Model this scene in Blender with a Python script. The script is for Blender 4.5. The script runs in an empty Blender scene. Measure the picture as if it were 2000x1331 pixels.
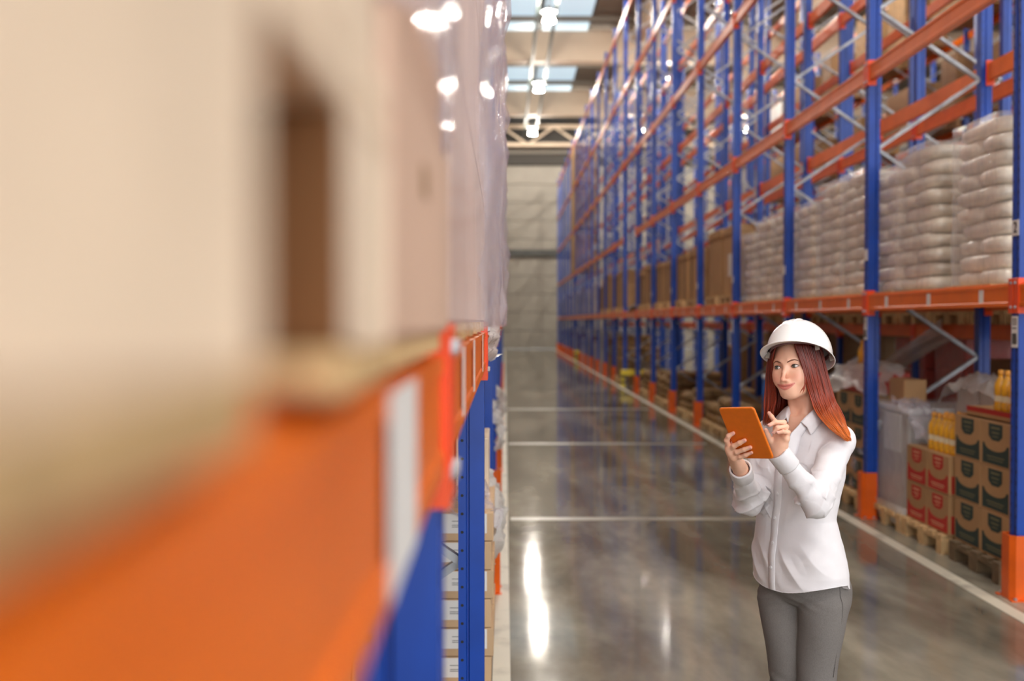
import bpy, bmesh, math, random
import numpy as np
from mathutils import Vector, Matrix
random.seed(7)
SC = bpy.context.scene
COL = SC.collection
R = math.radians

# ---------------------------------------------------------------- camera, world, exposure
CAMH = 1.768
cd = bpy.data.cameras.new('camera')
cam = bpy.data.objects.new('camera', cd)
COL.objects.link(cam)
cam.location = (0, 0, CAMH)
cam.rotation_euler = (R(90 - 1.047), 0, R(-0.386))
cd.sensor_width = 36.0
cd.lens = 37.44
cd.clip_start = 0.02
cd.clip_end = 200
cd.dof.use_dof = True
cd.dof.focus_distance = 3.52
cd.dof.aperture_fstop = 1.9
SC.camera = cam
w = bpy.data.worlds.new('world')
SC.world = w
w.use_nodes = True
w.node_tree.nodes['Background'].inputs[0].default_value = (0.97, 0.985, 1.0, 1)
w.node_tree.nodes['Background'].inputs[1].default_value = 1.75
SC.view_settings.view_transform = 'Standard'
SC.view_settings.look = 'None'
SC.view_settings.gamma = 1
SC.view_settings.use_curve_mapping = False
SC.view_settings.exposure = 0.88
cy = SC.cycles
cy.max_bounces = 8
cy.diffuse_bounces = 4
cy.glossy_bounces = 3
cy.transmission_bounces = 4
cy.transparent_max_bounces = 24
cy.sample_clamp_indirect = 4
cy.caustics_reflective = False
cy.caustics_refractive = False
LAMP_S = 330.0

# ---------------------------------------------------------------- helpers
def lin(c):
    out = []
    for v in c[:3]:
        v = v / 255.0
        out.append(v / 12.92 if v <= 0.04045 else ((v + 0.055) / 1.055) ** 2.4)
    return out

MATS = {}
def mat(name, rgb, rough=0.5, metal=0.0, var=0.0, scale=6.0, bump=0.0, bscale=40.0, rnd=0.0, coat=0.0, spec=0.5,
        stretch=(1, 1, 1), rgb2=None, lo=0.35, hi=0.65, sss=0.0):
    m = bpy.data.materials.new(name)
    m.use_nodes = True
    nt = m.node_tree
    b = nt.nodes['Principled BSDF']
    c = lin(rgb)
    b.inputs['Base Color'].default_value = (*c, 1)
    b.inputs['Roughness'].default_value = rough
    b.inputs['Metallic'].default_value = metal
    b.inputs['Specular IOR Level'].default_value = spec
    if coat:
        b.inputs['Coat Weight'].default_value = coat
        b.inputs['Coat Roughness'].default_value = 0.15
    tc = nt.nodes.new('ShaderNodeTexCoord')
    mp = nt.nodes.new('ShaderNodeMapping')
    mp.inputs['Scale'].default_value = stretch
    nt.links.new(tc.outputs['Object'], mp.inputs['Vector'])
    src = None
    if var or rgb2:
        n = nt.nodes.new('ShaderNodeTexNoise')
        n.inputs['Scale'].default_value = scale
        n.inputs['Detail'].default_value = 5
        nt.links.new(mp.outputs[0], n.inputs['Vector'])
        r = nt.nodes.new('ShaderNodeValToRGB')
        c2 = lin(rgb2) if rgb2 else [min(1, x * (1 + var)) for x in c]
        c1 = c if rgb2 else [x * (1 - var) for x in c]
        r.color_ramp.elements[0].color = (*c1, 1)
        r.color_ramp.elements[1].color = (*c2, 1)
        r.color_ramp.elements[0].position = lo
        r.color_ramp.elements[1].position = hi
        nt.links.new(n.outputs['Fac'], r.inputs[0])
        src = r.outputs[0]
    if rnd:
        oi = nt.nodes.new('ShaderNodeObjectInfo')
        hs = nt.nodes.new('ShaderNodeHueSaturation')
        mr = nt.nodes.new('ShaderNodeMapRange')
        mr.inputs['To Min'].default_value = 1 - rnd
        mr.inputs['To Max'].default_value = 1 + rnd
        nt.links.new(oi.outputs['Random'], mr.inputs['Value'])
        nt.links.new(mr.outputs[0], hs.inputs['Value'])
        if src:
            nt.links.new(src, hs.inputs['Color'])
        else:
            hs.inputs['Color'].default_value = (*c, 1)
        src = hs.outputs[0]
    if src:
        nt.links.new(src, b.inputs['Base Color'])
    if bump:
        n2 = nt.nodes.new('ShaderNodeTexNoise')
        n2.inputs['Scale'].default_value = bscale
        n2.inputs['Detail'].default_value = 4
        nt.links.new(mp.outputs[0], n2.inputs['Vector'])
        bp = nt.nodes.new('ShaderNodeBump')
        bp.inputs['Strength'].default_value = min(1, bump)
        bp.inputs['Distance'].default_value = 0.01
        nt.links.new(n2.outputs['Fac'], bp.inputs['Height'])
        nt.links.new(bp.outputs[0], b.inputs['Normal'])
    MATS[name] = m
    return m

def emit_mat(name, rgb, strength):
    m = bpy.data.materials.new(name)
    m.use_nodes = True
    b = m.node_tree.nodes['Principled BSDF']
    b.inputs['Base Color'].default_value = (*lin(rgb), 1)
    b.inputs['Emission Color'].default_value = (*lin(rgb), 1)
    b.inputs['Emission Strength'].default_value = strength
    MATS[name] = m
    return m

def film_mat(name, op=0.25, rgb=(255, 255, 255), bscale=14, rough=0.12):
    m = bpy.data.materials.new(name)
    m.use_nodes = True
    nt = m.node_tree
    b = nt.nodes['Principled BSDF']
    b.inputs['Base Color'].default_value = (*lin(rgb), 1)
    b.inputs['Roughness'].default_value = rough
    b.inputs['Specular IOR Level'].default_value = 0.9
    tc = nt.nodes.new('ShaderNodeTexCoord')
    n = nt.nodes.new('ShaderNodeTexNoise')
    n.inputs['Scale'].default_value = bscale
    n.inputs['Detail'].default_value = 6
    n.inputs['Distortion'].default_value = 1.2
    mp = nt.nodes.new('ShaderNodeMapping')
    mp.inputs['Scale'].default_value = (1, 1, 0.45)
    nt.links.new(tc.outputs['Object'], mp.inputs['Vector'])
    nt.links.new(mp.outputs[0], n.inputs['Vector'])
    bp = nt.nodes.new('ShaderNodeBump')
    bp.inputs['Strength'].default_value = 0.9
    bp.inputs['Distance'].default_value = 0.03
    nt.links.new(n.outputs['Fac'], bp.inputs['Height'])
    nt.links.new(bp.outputs[0], b.inputs['Normal'])
    g = nt.nodes.new('ShaderNodeBsdfGlossy')
    g.inputs['Roughness'].default_value = rough
    nt.links.new(bp.outputs[0], g.inputs['Normal'])
    t = nt.nodes.new('ShaderNodeBsdfTransparent')
    fr = nt.nodes.new('ShaderNodeLayerWeight')
    fr.inputs['Blend'].default_value = 0.35
    nt.links.new(bp.outputs[0], fr.inputs['Normal'])
    mr = nt.nodes.new('ShaderNodeMapRange')
    mr.inputs['To Min'].default_value = op
    mr.inputs['To Max'].default_value = min(1, op + 0.4)
    nt.links.new(fr.outputs['Facing'], mr.inputs['Value'])
    mx = nt.nodes.new('ShaderNodeMixShader')
    nt.links.new(mr.outputs[0], mx.inputs[0])
    nt.links.new(t.outputs[0], mx.inputs[1])
    nt.links.new(b.outputs[0], mx.inputs[2])
    nt.links.new(mx.outputs[0], nt.nodes['Material Output'].inputs['Surface'])
    MATS[name] = m
    return m

class MB:
    """collects shapes into one mesh"""
    def __init__(self):
        self.v = []; self.f = []; self.m = []; self.smooth = []
    def add(self, vs, fs, mi=0, smooth=False):
        o = len(self.v)
        self.v += [tuple(p) for p in vs]
        for f in fs:
            self.f.append([i + o for i in f]); self.m.append(mi); self.smooth.append(smooth)
        return self
    def box(self, x0, x1, y0, y1, z0, z1, mi=0, c=0.0, M=None):
        if c <= 0:
            vs = [(x, y, z) for x in (x0, x1) for y in (y0, y1) for z in (z0, z1)]
            fs = [(0, 1, 3, 2), (4, 6, 7, 5), (0, 4, 5, 1), (2, 3, 7, 6), (0, 2, 6, 4), (1, 5, 7, 3)]
        else:
            bm = bmesh.new()
            bmesh.ops.create_cube(bm, size=1)
            for v in bm.verts:
                v.co = Vector(((x0 + x1) / 2 + v.co.x * (x1 - x0), (y0 + y1) / 2 + v.co.y * (y1 - y0), (z0 + z1) / 2 + v.co.z * (z1 - z0)))
            bmesh.ops.bevel(bm, geom=list(bm.edges), offset=c, segments=1, affect='EDGES')
            bm.verts.index_update()
            vs = [tuple(v.co) for v in bm.verts]
            fs = [[v.index for v in f.verts] for f in bm.faces]
            bm.free()
        if M is not None:
            vs = [M @ Vector(p) for p in vs]
        return self.add(vs, fs, mi)
    def prism(self, prof, z0, z1, mi=0, axis='z', M=None):
        """extrude a closed profile: axis z -> (x,y); axis y -> (x,z); axis x -> (y,z)"""
        n = len(prof)
        def P(a, b, t):
            return (a, b, t) if axis == 'z' else ((a, t, b) if axis == 'y' else (t, a, b))
        vs = [P(a, b, z0) for a, b in prof] + [P(a, b, z1) for a, b in prof]
        fs = [(i, (i + 1) % n, n + (i + 1) % n, n + i) for i in range(n)]
        fs += [tuple(range(n - 1, -1, -1)), tuple(range(n, 2 * n))]
        if M is not None:
            vs = [M @ Vector(p) for p in vs]
        return self.add(vs, fs, mi)
    def bar(self, a, b, w, h, mi=0, up=(0, 0, 1)):
        a = Vector(a); b = Vector(b)
        d = (b - a).normalized()
        s = d.cross(Vector(up)).normalized()
        u = s.cross(d)
        vs = []
        for p in (a, b):
            for i, j in ((-1, -1), (1, -1), (1, 1), (-1, 1)):
                vs.append(p + s * (i * w / 2) + u * (j * h / 2))
        fs = [(0, 1, 5, 4), (1, 2, 6, 5), (2, 3, 7, 6), (3, 0, 4, 7), (3, 2, 1, 0), (4, 5, 6, 7)]
        return self.add(vs, fs, mi)
    def lathe(self, prof, n=16, center=(0, 0, 0), mi=0, smooth=True, M=None, caps=True):
        vs = []
        for r, z in prof:
            for k in range(n):
                t = 2 * math.pi * k / n
                vs.append((center[0] + r * math.cos(t), center[1] + r * math.sin(t), center[2] + z))
        fs = []
        for i in range(len(prof) - 1):
            for k in range(n):
                fs.append((i * n + k, i * n + (k + 1) % n, (i + 1) * n + (k + 1) % n, (i + 1) * n + k))
        if M is not None:
            vs = [M @ Vector(p) for p in vs]
        self.add(vs, fs, mi, smooth)
        if caps:
            o = len(self.v) - len(vs)
            self.f.append([o + k for k in range(n - 1, -1, -1)]); self.m.append(mi); self.smooth.append(False)
            self.f.append([o + (len(prof) - 1) * n + k for k in range(n)]); self.m.append(mi); self.smooth.append(False)
        return self
    def tube(self, pts, rad, n=8, mi=0, smooth=True, flat=1.0, upv=None):
        pts = [Vector(p) for p in pts]
        if not hasattr(rad, '__len__'):
            rad = [rad] * len(pts)
        vs = []
        up = Vector(upv) if upv else Vector((0.13, 0.2, 1)).normalized()
        for i, p in enumerate(pts):
            d = (pts[min(i + 1, len(pts) - 1)] - pts[max(i - 1, 0)]).normalized()
            s = d.cross(up)
            if s.length < 1e-4:
                s = d.cross(Vector((1, 0, 0)))
            s.normalize()
            u = s.cross(d)
            for k in range(n):
                t = 2 * math.pi * k / n
                vs.append(p + s * (rad[i] * math.cos(t)) + u * (rad[i] * flat * math.sin(t)))
        fs = []
        for i in range(len(pts) - 1):
            for k in range(n):
                fs.append((i * n + k, i * n + (k + 1) % n, (i + 1) * n + (k + 1) % n, (i + 1) * n + k))
        self.add(vs, fs, mi, smooth)
        o = len(self.v) - len(vs)
        self.f.append([o + k for k in range(n - 1, -1, -1)]); self.m.append(mi); self.smooth.append(smooth)
        self.f.append([o + (len(pts) - 1) * n + k for k in range(n)]); self.m.append(mi); self.smooth.append(smooth)
        return self
    def mesh(self, name, mats):
        me = bpy.data.meshes.new(name)
        me.from_pydata(self.v, [], self.f)
        for m in (mats if isinstance(mats, (list, tuple)) else [mats]):
            me.materials.append(m)
        me.polygons.foreach_set('material_index', self.m)
        me.polygons.foreach_set('use_smooth', self.smooth)
        bm = bmesh.new(); bm.from_mesh(me)
        bmesh.ops.recalc_face_normals(bm, faces=list(bm.faces))
        bm.to_mesh(me); bm.free()
        return me
    def build(self, name, mats, parent=None, loc=(0, 0, 0), rot=(0, 0, 0)):
        return put(name, self.mesh(name, mats), parent, loc, rot)

def put(name, me, parent=None, loc=(0, 0, 0), rot=(0, 0, 0)):
    o = bpy.data.objects.new(name, me)
    COL.objects.link(o)
    o.location = loc
    o.rotation_euler = rot
    if parent is not None:
        o.parent = parent
    return o

def empty(name, loc=(0, 0, 0), rot=(0, 0, 0)):
    o = bpy.data.objects.new(name, None)
    o.empty_display_size = 0.1
    COL.objects.link(o)
    o.location = loc
    o.rotation_euler = rot
    return o

def tag(o, label, cat, group=None):
    o['label'] = label
    o['category'] = cat
    if group:
        o['group'] = group
    return o

def thing(name, label, cat, loc=(0, 0, 0), rot=(0, 0, 0), group=None):
    return tag(empty(name, loc, rot), label, cat, group)

def struct(o):
    o['kind'] = 'structure'
    return o

def stuff(o):
    o['kind'] = 'stuff'
    return o

ORD = 'first second third fourth fifth sixth seventh eighth ninth tenth eleventh twelfth thirteenth fourteenth fifteenth sixteenth seventeenth eighteenth nineteenth twentieth twenty-first twenty-second twenty-third'.split()

# ---------------------------------------------------------------- materials
blue = mat('blue_paint', (5, 62, 158), 0.32, var=0.12, scale=5, rnd=0.0)
orange = mat('orange_paint', (232, 110, 10), 0.36, var=0.08, scale=4)
guard_orange = mat('guard_orange', (222, 92, 8), 0.4, var=0.1, scale=6)
connector_orange = mat('connector_orange', (232, 78, 26), 0.38)
galv = mat('galvanised', (160, 163, 168), 0.42, metal=0.35, var=0.2, scale=12)
darkmetal = mat('dark_metal', (20, 22, 26), 0.6)
label_white = mat('label_white', (228, 226, 224), 0.5)
ink = mat('ink', (22, 22, 24), 0.6)
wooddark = mat('pallet_wood_dark', (112, 92, 66), 0.8, var=0.2, scale=9, bump=0.15, bscale=60)
wood = mat('pallet_wood', (204, 170, 122), 0.75, var=0.22, scale=9, stretch=(3, 3, 0.6), bump=0.15, bscale=60, rnd=0.12)
palewood = mat('pale_pallet_wood', (226, 204, 180), 0.75, var=0.1, scale=9, bump=0.1, bscale=60, rnd=0.06)
kraft = mat('kraft', (178, 140, 96), 0.7, var=0.08, scale=3, rnd=0.1)
kraftdark = mat('kraft_dark', (132, 100, 66), 0.7, var=0.1, scale=3, rnd=0.15)
kraftpink = mat('kraft_pink', (208, 174, 152), 0.7, var=0.06, scale=3, rnd=0.05)
sackm = mat('sack_white', (232, 222, 204), 0.2, var=0.14, scale=7, bump=0.7, bscale=9, rnd=0.14, spec=0.9)
film = film_mat('stretch_film', 0.05, rough=0.08)
filmthick = film_mat('thick_film', 0.16, (214, 208, 220), 9, 0.09)
filmwhite = film_mat('milky_film', 0.42, (232, 230, 226), 10, 0.16)
greyload = mat('grey_wrap', (168, 166, 164), 0.35, var=0.12, scale=4, bump=0.4, bscale=10)
greenink = mat('print_green', (38, 58, 54), 0.65)
redink = mat('print_red', (186, 40, 30), 0.6)
maroon = mat('maroon_carton', (182, 66, 54), 0.55, var=0.15, scale=4, rnd=0.12)
oil = mat('oil_yellow', (234, 172, 30), 0.12, var=0.2, scale=12, coat=0.6)
capm = mat('bottle_cap', (226, 158, 58), 0.4)
plasticblue = mat('drum_blue', (16, 96, 178), 0.4, var=0.1, scale=5)
yellow = mat('barrier_yellow', (226, 200, 60), 0.45)
black = mat('black', (26, 26, 28), 0.5)
brownload = mat('brown_sack', (150, 118, 76), 0.7, var=0.25, scale=6, bump=0.6, bscale=10, rnd=0.15)
from mathutils import noise as mnoise
# ================================================================= room shell
def floor_material():
    m = bpy.data.materials.new('polished_concrete')
    m.use_nodes = True
    nt = m.node_tree
    b = nt.nodes['Principled BSDF']
    tc = nt.nodes.new('ShaderNodeTexCoord')
    def nz(scale, det, st, dist=0):
        mp = nt.nodes.new('ShaderNodeMapping'); mp.inputs['Scale'].default_value = st
        n = nt.nodes.new('ShaderNodeTexNoise'); n.inputs['Scale'].default_value = scale
        n.inputs['Detail'].default_value = det; n.inputs['Distortion'].default_value = dist
        nt.links.new(tc.outputs['Object'], mp.inputs[0]); nt.links.new(mp.outputs[0], n.inputs['Vector'])
        return n
    n1 = nz(0.9, 6, (1.6, 0.5, 1), 0.6)
    n2 = nz(5, 5, (1.5, 0.6, 1))
    r1 = nt.nodes.new('ShaderNodeValToRGB')
    e = r1.color_ramp.elements
    e[0].position = 0.38; e[0].color = (*lin((98, 92, 80)), 1)
    e[1].position = 0.66; e[1].color = (*lin((152, 146, 130)), 1)
    nt.links.new(n1.outputs['Fac'], r1.inputs[0])
    mx = nt.nodes.new('ShaderNodeMixRGB'); mx.blend_type = 'OVERLAY'; mx.inputs[0].default_value = 0.35
    nt.links.new(r1.outputs[0], mx.inputs[1]); nt.links.new(n2.outputs['Fac'], mx.inputs[2])
    nt.links.new(mx.outputs[0], b.inputs['Base Color'])
    rr = nt.nodes.new('ShaderNodeMapRange')
    rr.inputs['To Min'].default_value = 0.055; rr.inputs['To Max'].default_value = 0.105
    nt.links.new(n2.outputs['Fac'], rr.inputs['Value']); nt.links.new(rr.outputs[0], b.inputs['Roughness'])
    b.inputs['Specular IOR Level'].default_value = 0.2
    return m

fl = MB().box(-14, 34, -12, 67, -0.2, 0.0).build('floor', floor_material())
struct(fl)
linem = mat('floor_line', (202, 196, 178), 0.45, scale=3.5, rgb2=(150, 145, 132), lo=0.52, hi=0.72)
jointm = mat('floor_joint', (158, 149, 128), 0.3, scale=2.0, rgb2=(134, 127, 110), lo=0.35, hi=0.65)
struct(MB().box(-0.062, 0.028, -6, 66.5, 0, 0.003).build('trim_1', linem))
struct(MB().box(3.03, 3.13, -6, 66.5, 0, 0.003).build('trim_2', linem))
jointf = mat('floor_joint_faint', (146, 140, 124), 0.3, scale=2.0, rgb2=(128, 122, 108), lo=0.35, hi=0.65)
for i, (y, wd, x1) in enumerate([(9.48, 0.14, 2.32), (15.3, 0.22, 2.9), (21.3, 0.3, 2.9)]):
    struct(MB().box(0.05, x1, y - wd / 2, y + wd / 2, 0, 0.002).build('trim_%d' % (3 + i), jointf if i else jointm))

# end wall: sandwich panels, pipe rail, dark upper band
wallm = mat('wall_panel', (166, 160, 150), 0.6, var=0.05, scale=1.2, rnd=0.04)
wb = struct(empty('wall_back', (0, 67, 0)))
wall_me = MB().box(0, 5.9, 0, 0.2, 0, 1.13, c=0.02).mesh('wall_panel', wallm)
for r_ in range(10):
    for c_ in range(8):
        put('panel', wall_me, wb, (-13.9 + 6 * c_, 0, 0.02 + 1.15 * r_))
MB().box(-14, 34, 0.1, 0.25, 0, 15).build('backing', mat('wall_backing', (96, 92, 86), 0.7), wb)
MB().box(-14, 34, -0.25, 0.1, 5.85, 6.25).build('rail', mat('rail_grey', (84, 86, 84), 0.5), wb)
MB().box(-14, 34, -0.3, 0.1, 11.55, 15).build('upper_band', mat('upper_band', (70, 66, 62), 0.7), wb)
MB().box(-14, 34, -0.6, 0.1, 12.2, 12.75).build('lintel', mat('lintel', (142, 134, 124), 0.7), wb)
wr = struct(empty('wall_right', (33.8, 0, 0)))
wrm = mat('side_wall', (172, 162, 148), 0.7, var=0.06, scale=0.8, rnd=0.04)
wr_me = MB().box(0, 0.2, 0, 5.9, 0, 2.4, c=0.03).mesh('side_panel', wrm)
for r_ in range(6):
    for c_ in range(12):
        put('panel', wr_me, wr, (0, -4 + 6 * c_, 2.45 * r_))
struct(MB().box(-7.2, -7, -12, 67, 0, 15).build('wall_left', wrm))

# roof: deck panels, skylight strips, girders, purlins
ce = struct(empty('ceiling', (0, 0, 14.6)))
deck = mat('roof_deck', (112, 102, 92), 0.7, var=0.06, scale=2, rnd=0.06)
sky = emit_mat('skylight', (172, 194, 208), 0.6)
deck_me = MB().box(0, 3.8, 0, 5.9, 0, 0.12).mesh('deck', deck)
sky_me = MB().box(0, 2.0, 0, 2.9, 0, 0.06).mesh('skylight', sky)
for c_, x0 in enumerate([-14, -10.1, -6.2, 3.75, 7.6, 11.5, 15.4, 19.3, 23.2, 27.1, 31]):
    for r_ in range(13):
        put('roof_panel', deck_me, ce, (x0, -10 + 6 * r_, 0))
for x0 in (-0.55, 1.65):
    for r_ in range(26):
        if 43 < -9 + 3 * r_ < 70 and r_ % 5 == 4:
            continue
        put('skylight_panel', sky_me, ce, (x0, -9 + 3 * r_, 0.02))
edge_me = MB().box(0, 1.75, 0, 5.9, 0, 0.12).mesh('deck_edge', deck)
for r_ in range(13):
    put('roof_panel', edge_me, ce, (-2.3, -10 + 6 * r_, 0))
MB().box(-15, 35, -10, 68, 0.2, 0.3).build('roof_skin', deck, ce)
conc = mat('girder_beige', (206, 186, 164), 0.7, var=0.05, scale=1.5)
gir = MB().box(-14, 34, -0.22, 0.22, -1.55, -0.28, c=0.03)
gir.box(-14, 34, -0.3, 0.3, -1.62, -1.45)
gir_me = gir.mesh('girder', conc)
for y in (-1, 10.9, 22.8, 34.6, 46.4, 58.4):
    put('girder', gir_me, ce, (0, y, 0))
pur_me = MB().box(-14, 34, -0.05, 0.05, -0.22, 0).mesh('purlin', mat('purlin', (120, 112, 102), 0.6))
for i in range(19):
    put('purlin', pur_me, ce, (0, -7 + 4 * i, 0))
rafter = MB().box(-0.16, 0.16, -10, 67, -0.75, -0.05).mesh('rafter', conc)
for x in (5.8, 12, 18, 24):
    put('rafter', rafter, ce, (x, 0, 0))
tr = MB()
for a, b in (((-6, 65.0, -1.0), (34, 65.0, -1.0)), ((-6, 65.0, -2.1), (34, 65.0, -2.1))):
    tr.bar(a, b, 0.2, 0.22)
for i in range(12):
    x = -5 + 3.2 * i
    tr.bar((x, 65.0, -2.1), (x + 1.6, 65.0, -1.0), 0.12, 0.12)
    tr.bar((x + 1.6, 65.0, -1.0), (x + 3.2, 65.0, -2.1), 0.12, 0.12)
tr.build('truss', conc, ce)
tray = MB().box(1.78, 1.9, -8, 66, -1.72, -1.62).box(1.12, 1.24, -8, 66, -1.72, -1.64)
tray.build('cable_tray', mat('tray_green', (38, 46, 44), 0.6), ce)

# ================================================================= high-bay lamps
lens = emit_mat('lamp_lens', (255, 246, 232), LAMP_S)
shade_m = mat('lamp_shade', (210, 208, 204), 0.35, metal=0.3)
shade_me = MB().lathe([(0.07, 0.36), (0.085, 0.34), (0.1, 0.3), (0.15, 0.16), (0.2, 0.05), (0.21, 0.0)], 20, caps=False).mesh('refractor', lens)
lens_me = MB().lathe([(0.001, -0.03), (0.14, -0.02), (0.205, 0.002)], 20, caps=False).mesh('lens', lens)
stem_me = MB().lathe([(0.09, 0.365), (0.27, 0.34), (0.275, 0.35), (0.09, 0.385)], 20).lathe([(0.09, 0.3), (0.09, 0.55), (0.02, 0.56), (0.02, 1.95)], 10).mesh('ballast', mat('lamp_body', (170, 172, 172), 0.5))  # wide flange added to keep lamp light off the cable tray
rows_x = [(1.57, 'over the aisle where the woman stands'), (7.5, 'over the next aisle beyond the right rack'), (13.6, 'over the farthest visible aisle on the right')]
li = 0
for rx, where in rows_x:
    for i in range(7 if rx < 5 else 6):
        y = -7.5 + 11.35 * (i + (0 if rx < 5 else 0.9))
        if y > 64:
            continue
        lab = 'white high-bay lamp %s, %s from near end' % (where, ORD[i])
        t = thing('high_bay_lamp', lab, 'lamp', (rx, y, 12.37), group='high-bay lamps under the roof')
        put('refractor', shade_me, t); put('lens', lens_me, t); put('ballast', stem_me, t)

# ================================================================= pallet racks
TOP = 10.5
def upright_mesh(detail, sgn):
    """aisle face at x=0, body towards +x*sgn, 0.1 wide in y"""
    m = MB()
    prof = [(0, -0.05), (0.056, -0.05), (0.06, -0.04), (0.067, -0.04), (0.07, -0.05), (0.1, -0.05),
            (0.1, 0.05), (0.07, 0.05), (0.067, 0.04), (0.06, 0.04), (0.056, 0.05), (0, 0.05),
            (0, 0.018), (0.006, 0.012), (0.006, -0.012), (0, -0.018)]
    prof = [(x * sgn, y) for x, y in prof]
    m.prism(prof, 0.006, TOP, 0)
    if detail:
        n = int(4.6 / 0.071)
        for i in range(n):
            z = 0.1 + 0.071 * i
            for sy in ((-0.0506, -1),):
                c = []
                for k in range(8):
                    t = 2 * math.pi * k / 8
                    c.append(((0.085 * sgn + 0.006 * math.cos(t)), sy[0], z + 0.006 * math.sin(t)))
                m.add(c, [list(range(8))], 1)
            for yy in (-0.033, 0.033):
                x = -0.0006 * sgn
                m.add([(x, yy - 0.006, z - 0.011), (x, yy + 0.006, z - 0.011), (x, yy + 0.004, z + 0.011), (x, yy - 0.004, z + 0.011)], [(0, 1, 2, 3)], 1)
    return m.mesh('upright', [blue, darkmetal])

def beam_mesh(sgn, front=True):
    m = MB()
    x0, x1, xs = -0.006, 0.05, 0.004
    prof = [(x0, -0.075), (x1, -0.075), (x1, 0.075), (0.018, 0.075), (0.018, 0.068), (x0, 0.064), (x0, 0.045), (x0 + 0.004, 0.041), (x0 + 0.004, -0.045), (x0, -0.05)]
    prof = [(x * sgn, z) for x, z in prof]
    m.prism(prof, -1.345, 1.345, 0, axis='y')
    return m.mesh('beam', orange)

def connector_mesh(sgn, side):
    m = MB()
    a, b = sorted((1.345 * side, 1.395 * side))
    xa, xb = sorted((-0.014 * sgn, 0.0 * sgn))
    m.box(xa, xb, a, b, -0.12, 0.105, 0, c=0.003)
    c, d = sorted((1.335 * side, 1.345 * side))
    xa, xb = sorted((-0.014 * sgn, 0.06 * sgn))
    m.box(xa, xb, c, d, -0.12, 0.105, 0)
    # bolt heads
    for z in (-0.08, 0.075):
        y = 1.372 * side
        m.lathe([(0.011, 0), (0.009, 0.008)], 6, mi=1, smooth=False, M=Matrix.Translation((-0.014 * sgn, y, z)) @ Matrix.Rotation(R(-90 * sgn), 4, 'Y'))
    return m.mesh('connector', [connector_orange, galv])

up_me = {(d, s): upright_mesh(d, s) for d in (0, 1) for s in (1, -1)}
beam_me = {s: beam_mesh(s) for s in (1, -1)}
conn_me = {(s, k): connector_mesh(s, k) for s in (1, -1) for k in (1, -1)}
base_me = MB().box(-0.07, 0.07, -0.08, 0.08, 0, 0.008).mesh('base_plate', blue)
lab_me = {s: MB().box(-0.0012 if s > 0 else 0, 0 if s > 0 else 0.0012, -0.035, 0.035, -0.055, 0.055).mesh('label', label_white) for s in (1, -1)}
biglab_me = MB().box(0, 0.0012, -0.1, 0.1, -0.073, 0.062).mesh('label', label_white)
plate_me = {s: MB().box(-0.003 if s > 0 else 0, 0 if s > 0 else 0.003, -0.045, 0.045, -0.05, 0.05).mesh('number_plate', label_white) for s in (1, -1)}
brace_cache = {}
def brace_mesh(dz):
    key = round(dz, 3)
    if key not in brace_cache:
        m = MB()
        m.bar((0.09, 0, 0), (1.01, 0, dz), 0.03, 0.045, up=(0, 1, 0))
        m.lathe([(0.012, -0.026), (0.012, 0.026)], 6, (0.09, 0, 0), smooth=False, M=Matrix.Translation((0.09, 0, 0)) @ Matrix.Rotation(R(90), 4, 'X') @ Matrix.Translation((-0.09, 0, 0)))
        brace_cache[key] = m.mesh('brace', galv)
    return brace_cache[key]

def rack_row(name, label, xf, sgn, ys, levels, group, front_detail=3, conn_bays=8, brace_frames=12, front_only_levels=None,
             skip=lambda b, l: False, labels=True, lab_bays=9, rear=True):
    root = thing(name, label, 'rack', (xf, 0, 0), group=group)
    Z180 = (0, 0, math.pi)
    far = MB()
    for i, y in enumerate(ys):
        d = 1 if i < front_detail else 0
        u = put('upright', up_me[(d, sgn)], root, (0, y, 0)); put('base_plate', base_me, u, (0.05 * sgn, 0, 0))
        if rear:
            u = put('upright', up_me[(d, -sgn)], root, (1.1 * sgn, y, 0)); put('base_plate', base_me, u, (-0.05 * sgn, 0, 0))
        zf, zr, k = 0.83, 0.21, 0
        pts = [(1, 0.21)]
        z = 0.83
        s = 0
        while z < TOP - 0.2:
            pts.append((s, z)); s = 1 - s; z += 0.62
        for (sa, za), (sb, zb) in zip(pts[:-1], pts[1:]):
            a, b = ((0, za), (1, zb)) if sa == 0 else ((0, zb), (1, za))
            if i < brace_frames:
                yo = -0.012 if sa == 0 else 0.012
                br = put('brace', brace_mesh(b[1] - a[1]), root, (0, y + yo, a[1]))
                if sgn < 0:
                    br.rotation_euler = Z180
            else:
                far.bar((0.09 * sgn, y, a[1]), (1.01 * sgn, y, b[1]), 0.03, 0.045, up=(0, 1, 0))
    if far.v:
        stuff(far.build('brace', galv, root))
    for i in range(len(ys) - 1):
        yc = (ys[i] + ys[i + 1]) / 2
        for l, z in enumerate(levels):
            if skip(i, l):
                continue
            bm_ = put('beam', beam_me[sgn], root, (0, yc, z))
            if i < conn_bays:
                put('connector', conn_me[(sgn, 1)], bm_); put('connector', conn_me[(sgn, -1)], bm_)
            if labels and l == 0 and i < lab_bays:
                for q in (-0.9, 0.0, 0.9):
                    put('label', lab_me[sgn], bm_, (-0.0005 * sgn - 0.0 - (0.002 * sgn), q - 0.02, 0.0))
            if rear:
                bm_ = put('beam', beam_me[-sgn], root, (1.1 * sgn, yc, z))
                if i < conn_bays:
                    put('connector', conn_me[(-sgn, 1)], bm_); put('connector', conn_me[(-sgn, -1)], bm_)
    return root

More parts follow.
